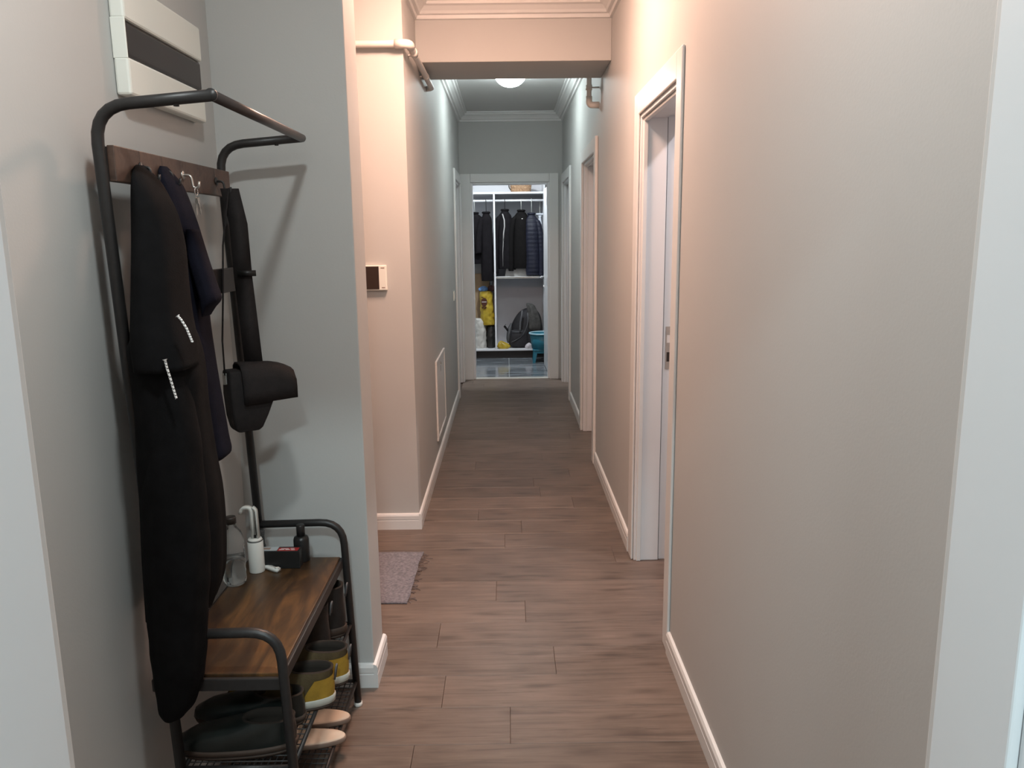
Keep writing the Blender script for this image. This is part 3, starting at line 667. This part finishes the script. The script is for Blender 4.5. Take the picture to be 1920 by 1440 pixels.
# ------------------------------------------------------------------ shoes
def shoe_rings(rings, n=28):
    V = []
    for (z, xb, xf, b) in rings:
        a = (xf-xb)/2; c = (xf+xb)/2
        for k in range(n):
            t = 2*PI*k/n; ct, st = math.cos(t), math.sin(t)
            x = c + a*(abs(ct)**.85)*(1 if ct > 0 else -1); y = b*(abs(st)**.9)*(1 if st > 0 else -1)*(1+.10*ct*(1 if a > .09 else 0))
            V.append(Vector((x, y, z)))
    return V
def ring_faces(nr, n, cap0=True, cap1=False, ks=None):
    F = []
    for i in range(nr-1):
        for k in (ks if ks is not None else range(n)): a = i*n+k % n; b = i*n+(k+1) % n; F.append((a, b, b+n, a+n))
    if cap0: F.append(tuple(range(n))[::-1])
    if cap1: F.append(tuple((nr-1)*n+k for k in range(n)))
    return F
def make_shoe(name, label, group, x, y, z, rot, kind):
    """local +x runs from heel to toe; rot turns the shoe about z"""
    t = thing(name, label, 'shoe', (x, y, z), group); t.rotation_euler.z = rot; n = 28
    if kind == 'sneaker':
        up = [(.028,0,.285,.048),(.050,-.002,.278,.050),(.064,-.002,.245,.049),(.078,0,.200,.046),(.090,.001,.165,.043),(.102,-.001,.135,.040),(.110,-.003,.118,.037)]
        mats = ('suedeb', 'midsole', 'outsole')
    elif kind == 'boot':
        up = [(.030,0,.295,.050),(.052,-.002,.288,.052),(.068,-.002,.250,.050),(.085,0,.195,.047),(.110,.002,.150,.045),(.140,.002,.128,.044),(.170,0,.122,.044)]
        mats = ('bootleather', 'outsole', 'outsole')
    else:
        up = [(.020,0,.295,.046),(.040,-.002,.290,.049),(.056,-.002,.262,.048),(.068,0,.205,.045),(.078,.001,.160,.041),(.088,-.001,.130,.037)]
        mats = ('shoeleather', 'outsole', 'outsole')
    zs = up[0][0]; top = up[-1]
    inner = [(top[0]+.002, top[1]+.006, top[2]-.006, top[3]-.006), (top[0]-.02, top[1]+.010, top[2]-.004, top[3]-.008), (zs+.006, .014, .20, .034)]
    pyd('upper', shoe_rings(up), ring_faces(len(up), n, False), mats[0], t, True)
    pyd('lining', shoe_rings([up[-1]] + inner), ring_faces(4, n, False, True), 'lining', t, True)
    pyd('sole', shoe_rings([(.008,.004,.282,.046),(.012,-.004,.290,.050),(zs+.002,-.006,.292,.053),(zs+.005,-.002,.288,.050)]), ring_faces(4, n, True, True), mats[1], t, True)
    pyd('outsole', shoe_rings([(.0,.002,.280,.046),(.008,-.001,.286,.049)]), ring_faces(2, n, True, True), mats[2], t, True)
    if kind == 'sneaker':
        def patch(nm, rings, ks, lb):
            VV = shoe_rings(rings); W = []; Fp = []; nk = len(ks)
            for q in range(len(rings)): W += [VV[q*n+(k % n)] for k in ks]
            for q in range(len(rings)-1):
                for k in range(nk-1): a = q*nk+k; Fp.append((a, a+1, a+1+nk, a+nk))
            pyd(nm, W, Fp, 'suedey', t, True)['label'] = lb
        patch('heel_counter', [(zc, xb-.0022, xf+.0022, b+.0022) for (zc, xb, xf, b) in up[:5]], list(range(9, 20)), 'yellow suede heel counter')
        patch('toe_cap', [(zc, xb-.002, xf+.002, b+.002) for (zc, xb, xf, b) in up[:3]], list(range(-5, 6)), 'yellow suede toe cap')
    if kind in ('sneaker', 'boot'):
        hz_ = top[0]
        tube('pull_tab', fillet([(-.006, -.008, hz_-.035), (-.012, -.008, hz_+.004), (-.012, .008, hz_+.004), (-.006, .008, hz_-.035)], .008, 4), .0028, 'packg', t, 6)
        for i in range(4):
            xx = top[2]+.012+i*.022; zc_ = top[0]-.010-i*(.012 if kind == 'sneaker' else .022)
            tube('lace', [(xx, -.024, zc_-.004), (xx+.004, 0, zc_+.004), (xx, .024, zc_-.004)], .0028, 'packg' if kind == 'sneaker' else 'blackgloss', t, 6)
    return t
R180 = PI
make_shoe('suede_sneaker', 'yellow and olive suede sneaker next to the black shoes on the bench shelf', 'suede sneakers', -.490, 1.972, .306, R180+.05, 'sneaker')
make_shoe('suede_sneaker', 'yellow and olive suede sneaker next to the black boots on the bench shelf', 'suede sneakers', -.472, 2.076, .306, R180-.03, 'sneaker')
make_shoe('ankle_boot', 'black leather ankle boot on the shelf between a sneaker and another boot', 'ankle boots', -.555, 2.225, .306, R180, 'boot')
make_shoe('ankle_boot', 'black leather ankle boot at the end of the shelf by the grey wall', 'ankle boots', -.535, 2.355, .306, R180+.03, 'boot')
make_shoe('leather_shoe', 'polished black leather shoe at the open end of the bench shelf', 'polished black shoes', -.545, 1.790, .304, R180+.05, 'oxford')
make_shoe('leather_shoe', 'polished black leather shoe beside the yellow sneakers on the shelf', 'polished black shoes', -.550, 1.892, .304, R180-.04, 'oxford')
def slipper(label, x, y, z, rot):
    t = thing('flat_slipper', label, 'slipper', (x, y, z), 'beige slippers'); t.rotation_euler.z = rot; n = 28
    pyd('sole', shoe_rings([(0,.003,.262,.040),(.005,0,.266,.043),(.013,0,.266,.043),(.016,.003,.262,.041)]), ring_faces(4, n, True, True), 'beigesole', t, True)
    pyd('footbed', shoe_rings([(.0158,.003,.262,.041),(.019,.005,.260,.039),(.0195,.012,.250,.032)]), ring_faces(3, n, False, True), 'beige', t, True)
    V, F = [], []
    for i in range(9):
        s = i/8; xx = .135 + .12*s; wv = .043*math.sqrt(max(0, 1-((s-.15)/.95)**2)) if s > .15 else .043; hh = .050*(1-s*.55)
        for k in range(11): a = PI*k/10; V.append((xx, math.cos(a)*(wv+.001), .010 + math.sin(a)*hh))
    for i in range(8):
        for k in range(10): a = i*11+k; F.append((a, a+1, a+12, a+11))
    o = pyd('upper', V, F, 'beige', t, True); s_ = o.modifiers.new('thickness', 'SOLIDIFY'); s_.thickness = .003
    return t
slipper('beige flat slipper on the lowest rack under the yellow sneaker heels', -.500, 2.207, .096, R180+.02)
slipper('beige flat slipper on the lowest rack nearer the black shoes', -.495, 2.112, .096, R180+.08)

# ------------------------------------------------------------------ things on the walls
fb = thing('fuse_box', 'white fuse box cover with a dark smoked window on the alcove wall', 'fuse box', (XA, 2.155, 1.89))
x0, x1 = XA+.001, XA+.036
for (za, zb) in ((2.058, 2.150), (1.892, 1.976)):
    box('cover', x0, x1, 1.925, 2.392, za, zb, 'plasticw', fb, .006)
box('window', x0, x1-.004, 1.930, 2.390, 1.977, 2.057, 'boxwin', fb, .008)
box('cover_edge', x0, x1-.001, 1.925, 1.930, 1.972, 2.062, 'plasticw', fb, .003)
settle(fb)
tm = thing('thermostat', 'white wall thermostat with a dark screen on the warm lit wall', 'thermostat', (-.67, YP, 1.294))
box('case', -.730, -.616, YP-.022, YP-.0005, 1.294, 1.422, 'plasticw', tm, .004)
box('screen', -.727, -.655, YP-.0235, YP-.0215, 1.300, 1.416, 'screen', tm, .001)
for (z, a, b) in ((1.408, -.645, -.626), (1.308, -.643, -.626)): box('print_mark', a, b, YP-.0228, YP-.0218, z-.0025, z+.0025, 'mark', tm)
settle(tm)
# access hatch low on the left wall
ah = thing('access_hatch', 'white framed access hatch low on the corridor wall past the thermostat', 'hatch', (XL, 5.6, .19))
a, b, z0, z1 = 5.24, 5.93, .185, .735
for (ya, yb_, za, zb) in ((a, b, z1-.024, z1), (a, b, z0, z0+.024), (a, a+.024, z0+.024, z1-.024), (b-.024, b, z0+.024, z1-.024)):
    box('hatch_frame', XL+.0005, XL+.014, ya, yb_, za, zb, 'trim', ah, .003)
box('hatch_door', XL+.0005, XL+.009, a+.026, b-.026, z0+.026, z1-.026, 'trim', ah, .002)
lathe('hatch_lock', [(0, 0), (.010, 0), (.010, .005), (0, .006)], 'steel', ah, 14).matrix_local = Matrix.Translation((XL+.009, 5.585, z1-.06)) @ Matrix.Rotation(PI/2, 4, 'Y')
box('hatch_slot', XL+.009, XL+.0098, 5.578, 5.592, z1-.12, z1-.08, 'darkhole', ah)
settle(ah)
sw = thing('light_switch', 'white light switch on the corridor wall beside a door casing', 'switch', (XL, 7.25, .99))
box('switch_plate', XL+.0005, XL+.010, 7.20, 7.29, .985, 1.07, 'plasticw', sw, .002); box('rocker', XL+.010, XL+.014, 7.215, 7.275, 1.0, 1.055, 'plasticw', sw, .002); settle(sw)
# pipes
pp = thing('heating_pipe', 'painted plastic pipe turning the corner under the beam', 'pipe', (-.5, YP-.04, 2.46))
pz = 2.478; pyw = YP-.035; pxx = XL+.035
tube('pipe', [(-2.55, pyw, pz), (pxx, pyw, pz), (pxx, 5.22, pz), (XL+.0, 5.24, pz)], .0165, 'pipe', pp, 14, .035)
tube('elbow', fillet([(pxx-.07, pyw, pz), (pxx, pyw, pz), (pxx, pyw+.07, pz)], .035), .0215, 'pipe', pp, 14)
tube('coupling', [(pxx, pyw+.16, pz), (pxx, pyw+.23, pz)], .0205, 'pipe', pp, 14)
for y in (4.30, 4.85): box('pipe_clip', XL+.0005, pxx, y-.008, y+.008, pz-.004, pz+.004, 'pipe', pp); tube('pipe_clip', [(pxx, y-.008, pz), (pxx, y+.008, pz)], .0195, 'pipe', pp, 14)
settle(pp)
pr = thing('riser_pipe', 'short painted riser pipe behind the beam bending into the wall', 'pipe', (.53, 5.25, 2.35))
rx, ry = .532, 5.255
tube('pipe', [(rx, ry, ZC-.002), (rx, ry, 2.372), (XR+.002, ry, 2.372)], .0165, 'pipe', pr, 14, .035)
tube('coupling', [(rx, ry, 2.462), (rx, ry, 2.492)], .0205, 'pipe', pr, 14)
tube('elbow', fillet([(rx, ry, 2.425), (rx, ry, 2.372), (XR, ry, 2.372)], .035), .0205, 'pipe', pr, 14)
tube('pipe_clip', [(rx, ry, 2.478), (XR+.002, ry, 2.478)], .005, 'pipe', pr, 8)
settle(pr)

# ------------------------------------------------------------------ rug
rg = thing('rug', 'grey woven rug with a frayed edge in the side hall opening', 'rug', (-.9, 3.46, 0))
V, F = [], []; nxr, nyr = 44, 30; X0, X1, Y0, Y1 = -1.35, -.452, 3.185, 3.745
for j in range(nyr+1):
    for i in range(nxr+1):
        x = X0+(X1-X0)*i/nxr; y = Y0+(Y1-Y0)*j/nyr
        edge = .010*noise.noise(Vector((0, y*9, 1.7))) if i == nxr else 0
        V.append((x+edge + (.014*(y-Y0)/(Y1-Y0) if i == nxr else 0), y+.004*noise.noise(Vector((x*6, j*1., 3))), .0075+.0015*noise.noise(Vector((x*40, y*40, 0)))))
k = len(V)
for j in range(nyr):
    for i in range(nxr): a = j*(nxr+1)+i; F.append((a, a+1, a+nxr+2, a+nxr+1))
o = pyd('rug_weave', V, F, 'rug', rg, True); s_ = o.modifiers.new('thickness', 'SOLIDIFY'); s_.thickness = .006; s_.offset = -1
rnd = random.Random(3)
V, F = [], []
for i in range(46):
    y = Y0+.005+(Y1-Y0-.01)*rnd.random(); l = rnd.uniform(.006, .022) if rnd.random() < .75 else rnd.uniform(.03, .055); a = rnd.uniform(-.9, .9); x = X1+.004+.012*(y-Y0)/(Y1-Y0)
    tube_geo([(x-.012, y, .006), (x+l*.5*math.cos(a), y+l*.5*math.sin(a)+.003, .0045), (x+l*math.cos(a), y+l*math.sin(a), .0025)], .0016, 5, V, F)
o = pyd('fringe', V, F, 'rugfringe', rg, True); o['kind'] = 'stuff'
settle(rg)

# ------------------------------------------------------------------ closet furniture
wd = thing('wardrobe', 'white open wardrobe with hanging rails inside the closet', 'wardrobe', (-.14, 10.4, 0))
WY0, WY1, WX0, WX1, WDV = 10.13, 10.70, -.92, .475, -.156
for x in (WX0, WX1): box('side_panel', x-.010, x+.010, WY0, WY1, 0, 2.60, 'wardw', wd, .001)
box('divider', WDV-.011, WDV+.011, WY0-.002, WY1-.012, .12, 2.078, 'wardw', wd, .001)
box('top_panel', WX0-.01, WX1+.01, WY0, WY1, 2.60, 2.62, 'wardw', wd, .001)
box('shelf', WX0+.01, WX1-.01, WY0, WY1-.012, 2.078, 2.102, 'wardw', wd, .001).name = 'top_shelf'
box('back_panel', WX0+.01, WX1-.01, WY1-.012, WY1-.004, .12, 2.078, 'wardb', wd)
box('upper_back_panel', WX0+.01, WX1-.01, WY1-.012, WY1-.004, 2.102, 2.60, 'wardw', wd)
box('bottom_board', WX0+.01, WX1-.01, WY0-.002, WY1-.012, .100, .120, 'wardw', wd, .001)
box('plinth', WX0+.01, WX1-.01, WY0+.03, WY0+.045, 0, .100, 'plinth', wd)
box('middle_shelf', WDV+.011, WX1-.01, WY0+.004, WY1-.012, 1.030, 1.048, 'wardb', wd, .001)
o = box('shelf_edge', WDV+.011, WX1-.01, WY0-.002, WY0+.006, 1.026, 1.052, 'chrome', wd, .002); o['label'] = 'chrome shelf edge'
RY, RZC = 10.235, 2.000
for (a, b) in ((WX0+.01, WDV-.011), (WDV+.011, WX1-.01)):
    tube('hanging_rail', [(a, RY, RZC), (b, RY, RZC)], .0145, 'wardrail', wd, 12)
settle(wd)
def hanger(parent, x, y, ztop, m='plasticw', wdt=.0):
    P = [(x, y-.004, RZC+.018), (x+.008, y-.010, RZC+.020), (x, y-.020, RZC+.004), (x, y-.012, RZC-.03), (x, y-.004, ztop)]
    tube('hanger_hook', [(x, y+.012, RZC+.010), (x, y+.010, RZC+.0185), (x, y-.010, RZC+.0185), (x, y-.0195, RZC+.006), (x, y-.014, RZC-.03), (x, y, ztop-.02)], .0036, m, parent, 8)
def coat(name, label, cat, x, ztop, zbot, hw, mcl, hm, y=RY, lean=0.0, dep=.075, seed=1.0, sleeve_l=True, sleeve_r=True, slz=None, group='coats on the wardrobe rail', puff=False):
    t = thing(name, label, cat, (x, y, zbot), group)
    H = ztop-zbot; hanger(t, x, y, ztop, hm)
    secs = [(x, y, ztop, .022, .022), (x, y, ztop-.02, .038, .035), (x+lean*.1, y, ztop-.05, hw*.62, .050), (x+lean*.2, y, ztop-.10, hw*.92, .062), (x+lean*.4, y, ztop-H*.3, hw*.98, dep), (x+lean*.6, y, ztop-H*.55, hw, dep), (x+lean*.85, y, zbot+H*.12, hw*1.02, dep), (x+lean, y, zbot, hw*.98, dep*.9)]
    loft('torso', secs, mcl, t, 40, 16 if puff else 6, .03, 4, seed, quilt=.05 if puff else 0)
    zz_ = slz if slz else zbot+H*.08
    for s, on in ((-1, sleeve_l), (1, sleeve_r)):
        if not on: continue
        sx = x + s*hw*.86
        loft('sleeve', [(sx-s*.03, y-.01, ztop-.075, .02, .03), (sx, y-.02, ztop-.12, .036, .045), (sx+s*.030, y-.03, ztop-H*.35, .040, .05), (sx+s*.040, y-.035, ztop-H*.6, .038, .048), (sx+s*.042, y-.035, zz_+.06, .036, .044), (sx+s*.040, y-.035, zz_, .032, .04)], mcl, t, 22, 16 if puff else 6, .03, 3, seed+s, crease=0 if puff else .01, quilt=.09 if puff else 0)
    V, F = tube_geo([(x+math.cos(a)*.042, y+math.sin(a)*.038, ztop-.012) for a in [2*PI*i/16 for i in range(17)]], .014, 8); pyd('collar', V, F, mcl, t, True)
    return t
c1 = coat('hanging_coat', 'charcoal coat on a white hanger behind the long charcoal coat', 'coat', -.405, 1.862, 1.215, .120, 'coatk', 'plasticw', seed=.4, slz=1.28); settle(c1)
c2 = coat('hanging_coat', 'long charcoal coat on a black hanger above the yellow sack', 'coat', -.258, 1.865, 1.000, .075, 'coatk', 'blackgloss', y=RY-.05, seed=1.9, slz=1.42, sleeve_r=False, dep=.06); settle(c2)
c3 = coat('hanging_jacket', 'black jacket with an open pale zip beside the wardrobe divider', 'jacket', -.022, 1.895, 1.150, .095, 'coatk', 'blackgloss', seed=3.2, slz=1.09, sleeve_r=False)
strip('zip_lining', [(-.052, RY-.060, 1.835), (-.030, RY-.078, 1.76), (-.028, RY-.084, 1.68), (-.040, RY-.086, 1.60), (-.046, RY-.086, 1.50)], (1, 0, 0), .014, 'liningw', c3, .004)['label'] = 'pale zip edge'
strip('zip_lining', [(-.046, RY-.086, 1.50), (-.054, RY-.086, 1.36), (-.055, RY-.086, 1.18)], (1, 0, 0), .005, 'liningw', c3, .004)
settle(c3)
c4 = coat('hanging_jacket', 'black collared jacket beside the navy puffer on the rail', 'jacket', .185, 1.885, 1.150, .108, 'coatb', 'plasticw', seed=4.4, slz=1.12, sleeve_r=False)
box('brand_tag', .188, .204, RY-.069, RY-.066, 1.770, 1.777, 'lblwhite', c4); settle(c4)
c5 = coat('puffer_jacket', 'navy quilted puffer jacket on the rail next to the white shirt', 'jacket', .315, 1.845, 1.065, .092, 'puffer', 'plasticw', y=RY-.02, seed=5.1, slz=1.06, sleeve_l=False, dep=.085, puff=True, lean=.02); settle(c5)
c6 = coat('hanging_shirt', 'white shirt at the wardrobe side panel behind the puffer', 'shirt', .425, 1.840, 1.35, .028, 'shirtw', 'plasticw', y=RY+.10, seed=6.0, sleeve_l=False, sleeve_r=False, dep=.10); settle(c6)
# on the top shelf
bk = thing('wicker_basket', 'tan wicker basket with a dark handle on the wardrobe top shelf', 'basket', (.185, 10.32, 2.102))
V, F = [], []
for i, (z, hx_, hy_) in enumerate(((0, .115, .10), (.004, .122, .106), (.16, .142, .125))):
    for k in range(32):
        a = 2*PI*k/32; ct, st = math.cos(a), math.sin(a); V.append((hx_*abs(ct)**.5*(1 if ct > 0 else -1), hy_*abs(st)**.5*(1 if st > 0 else -1), z))
for i in range(2):
    for k in range(32): a = i*32+k; b = i*32+(k+1) % 32; F.append((a, b, b+32, a+32))
F.append(tuple(range(32))[::-1])
o = pyd('basket_body', V, F, 'wicker', bk, True); s_ = o.modifiers.new('thickness', 'SOLIDIFY'); s_.thickness = .008
V, F = [], []
for j in range(9):
    z = .012+j*.017; s = 1+.16*z/.16
    tube_geo([(.122*s*abs(math.cos(a))**.5*(1 if math.cos(a) > 0 else -1)*1.0, .106*s*abs(math.sin(a))**.5*(1 if math.sin(a) > 0 else -1), z+.002*math.sin(a*16+j*PI)) for a in [2*PI*i/48 for i in range(49)]], .0055, 6, V, F)
o = pyd('weave_strand', V, F, 'wicker', bk, True); o['kind'] = 'stuff'
tube('basket_handle', fillet([(-.119, -.02, .02), (-.150, -.02, .06), (-.152, -.02, .11), (-.134, -.02, .13)], .02), .006, 'suedeb', bk, 8)
# on the middle shelf
g1 = thing('storage_box', 'pale grey lidded storage box on the wardrobe middle shelf', 'box', (.14, 10.36, 1.048))
V = [(-.17,-.12,0),(.17,-.12,0),(.17,.14,0),(-.17,.14,0),(-.155,-.11,.10),(.155,-.11,.10),(.155,.13,.10),(-.155,.13,.10)]
pyd('box_body', V, BOXF, 'greybox', g1); box('box_lid', -.160, .160, -.116, .134, .100, .116, 'greybox', g1, .003); box('lid_tab', -.09, -.03, -.124, -.114, .085, .112, 'lining', g1, .003)
g2 = thing('folded_cloth', 'small folded grey cloth beside the storage box on the middle shelf', 'cloth', (.368, 10.26, 1.048))
for j in range(4): box('fold', -.045+.002*j, .045-.003*j, -.07, .07, .014*j, .014*j+.013, 'greybox', g2, .005)
# lower left bay
def sack(name, label, x, y, z, hx_, hy_, h, m, seed, lean=0, top=.8, group=None):
    t = thing(name, label, 'sack', (x, y, z), group)
    loft('sack_body', [(0, 0, 0, hx_*.85, hy_*.85), (0, 0, .01, hx_, hy_), (lean*.3, 0, h*.3, hx_*1.03, hy_*1.04), (lean*.6, 0, h*.65, hx_*.97, hy_), (lean*.9, 0, h*.92, hx_*top, hy_*top), (lean, 0, h, hx_*top*.8, hy_*top*.75)], m, t, 56, 9, .02, 5, seed, rough=.11)
    return t
sack('white_sack', 'crumpled white woven sack on the wardrobe bottom board', -.366, 10.315, .1205, .082, .10, .385, 'sackw', .5, -.005)
sack('bin_bag', 'black plastic bag between the white sack and the divider', -.226, 10.33, .1205, .055, .10, .300, 'bagk', 2.2)
ys = sack('yellow_sack', 'yellow printed sack lying on top of the white sack', -.262, 10.310, .425, .086, .085, .435, 'sacky', 3.3, -.02, .95)
yf = -.0885
V, F = [], []
def disc(cx, cz, rx_, rz_, yy, n=24):
    k = len(V); V.append((cx, yy, cz)); 
    for i in range(n): a = 2*PI*i/n; V.append((cx+rx_*math.cos(a), yy, cz+rz_*math.sin(a)))
    for i in range(n): F.append((k, k+1+i, k+1+(i+1) % n))
disc(-.042, .300, .040, .055, -.094); pyd('printed_logo', V, F, 'logo', ys)['label'] = 'round brown printed emblem'
box('logo_stripe', -.072, -.012, -.0962, -.0945, .298, .305, 'lblwhite', ys)
for (a, b, z) in ((-.078, -.050, .362), (-.074, -.040, .236), (-.035, -.012, .234), (-.070, -.055, .222), (-.048, -.018, .220)):
    box('printed_letter', a, b, -.0955, -.0935, z-.006, z+.006, 'logo', ys)
cbx = thing('cardboard_box', 'brown cardboard box standing behind the yellow sack', 'box', (-.345, 10.55, .1205))
box('carton', -.105, .105, -.10, .10, 0, .955, 'card', cbx, .003)
for s in (-1, 1): box('carton_flap', s*.003, s*.105, -.101, .101, .955, .960, 'card', cbx)
gbx = thing('grey_carton', 'pale grey carton on top of the cardboard box', 'box', (-.345, 10.55, 1.081))
box('carton', -.10, .10, -.09, .09, 0, .145, 'greybox', gbx, .003); box('paper_corner', -.09, -.05, -.088, -.084, .145, .205, 'lblwhite', gbx)
bl = thing('blue_film_bag', 'crumpled blue plastic bag on top of the yellow sack', 'bag', (-.318, 10.31, .860))
loft('film', [(0, 0, 0, .045, .05), (0, 0, .02, .062, .06), (.004, 0, .045, .050, .05), (.01, 0, .065, .02, .02)], 'bluebag', bl, 30, 5, .10, 5, 1.2)
mr_ = thing('maroon_cloth', 'maroon cloth bundle next to the blue plastic bag', 'cloth', (-.215, 10.31, .860))
loft('bundle', [(0, 0, 0, .035, .05), (0, 0, .025, .042, .055), (0, 0, .06, .035, .05), (0, 0, .075, .012, .02)], 'maroon', mr_, 28, 5, .08, 4, 2.2)

# ------------------------------------------------------------------ backpack and neighbours
bp_ = thing('backpack', 'dark grey hiking backpack slumped on the wardrobe bottom board', 'backpack', (.075, 10.375, .1205))
def blob(name, secs, m, parent, **k): return loft(name, secs, m, parent, **k)
blob('main_pack', [(.17, .03, 0, .13, .13), (.17, .03, .02, .19, .15), (.165, .03, .14, .210, .16), (.17, .03, .28, .20, .15), (.19, .03, .40, .160, .13), (.205, .03, .475, .10, .09), (.215, .03, .505, .035, .04)], 'packk', bp_, n=44, sub=6, amp=.02, seed=1.1)
blob('front_pocket', [(.06, -.10, .01, .09, .04), (.06, -.115, .04, .125, .06), (.065, -.115, .16, .115, .06), (.07, -.10, .22, .10, .045), (.075, -.08, .24, .07, .02)], 'packk', bp_, n=32, sub=6, amp=.015, seed=2.1)
blob('side_panel', [(-.065, -.02, .06, .022, .07), (-.068, -.02, .12, .030, .085), (-.052, -.02, .24, .028, .08), (-.030, -.02, .31, .012, .05)], 'packg', bp_, n=24, sub=5, amp=.02, seed=3.1)
blob('hanging_fleece', [(.265, -.09, .215, .055, .03), (.270, -.10, .26, .085, .05), (.262, -.095, .38, .080, .055), (.238, -.08, .50, .060, .055), (.215, -.06, .555, .045, .05), (.19, -.05, .575, .015, .02)], 'packh', bp_, n=36, sub=6, amp=.07, freq=6, seed=4.4)
strip('strap', [(.110, -.150, .490), (.105, -.165, .43), (.085, -.172, .34), (.080, -.178, .25), (.085, -.180, .22)], (1, .1, 0), .020, 'packg', bp_, .006)
strip('strap', fillet([(.18, -.150, .46), (.190, -.165, .36), (.160, -.175, .25), (.10, -.182, .15), (.02, -.185, .105), (-.03, -.185, .085)], .06, 5), (.7, 0, .7), .020, 'packg', bp_, .006)
tube('piping', [(-.052, -.150, .232), (.0, -.172, .222), (.06, -.178, .218), (.12, -.172, .222)], .004, 'packg', bp_, 6)
strip('loose_strap', [(-.075, -.09, .22), (-.10, -.10, .255), (-.125, -.10, .285), (-.110, -.10, .30)], (.6, .4, .6), .028, 'packk', bp_, .006)
yb2 = thing('yellow_bag', 'small crumpled yellow plastic bag beside the backpack', 'bag', (-.062, 10.205, .1205))
loft('film', [(0, 0, 0, .060, .045), (0, 0, .02, .082, .052), (-.005, 0, .055, .070, .046), (-.025, 0, .085, .035, .025), (-.03, 0, .10, .010, .01)], 'sacky', yb2, 32, 6, .09, 5, .8)
wr = thing('clear_wrap', 'crumpled clear plastic wrap by the blue tub', 'wrap', (.262, 10.165, .1205))
loft('film', [(0, 0, 0, .030, .025), (0, 0, .02, .042, .030), (.005, 0, .05, .034, .025), (.01, 0, .075, .01, .01)], 'filmw', wr, 28, 5, .12, 5, 2.8)
# tub on stool in front of the wardrobe
tx, ty = .430, 9.840
stl = thing('plastic_stool', 'low teal plastic stool carrying the tub', 'stool', (tx, ty, 0))
box('stool_top', -.125, .125, -.125, .125, .150, .168, 'tub', stl, .006)
for sx in (-1, 1):
    for sy in (-1, 1):
        V = [(sx*.125, sy*.125, 0), (sx*.095, sy*.125, 0), (sx*.095, sy*.098, 0), (sx*.125, sy*.098, 0), (sx*.118, sy*.118, .152), (sx*.066, sy*.118, .152), (sx*.066, sy*.09, .152), (sx*.118, sy*.09, .152)]
        pyd('leg', V, BOXF, 'tub', stl)
for sx, sy in ((0,-1),(0,1)): box('apron', -.10, .10, sy*.113, sy*.119, .118, .151, 'tub', stl, .002)
tb = thing('wash_tub', 'round teal plastic tub with a pale rim standing on the stool', 'tub', (tx, ty, .168))
o = lathe('tub_wall', [(0, .002), (.125, 0), (.135, .006), (.158, .19), (.154, .19), (.131, .008), (0, .006)], 'tub', tb, 40)
V, F = tube_geo([(.162*math.cos(a), .162*math.sin(a), .192) for a in [2*PI*i/40 for i in range(41)]], .010, 8); pyd('rim', V, F, 'tubrim', tb, True)
loft('cleaning_cloth', [(.02, .0, .008, .10, .10), (.02, .0, .10, .115, .11), (.02, 0, .16, .10, .09), (.02, 0, .185, .03, .03)], 'tub', tb, 28, 5, .06, 5, 1.0)
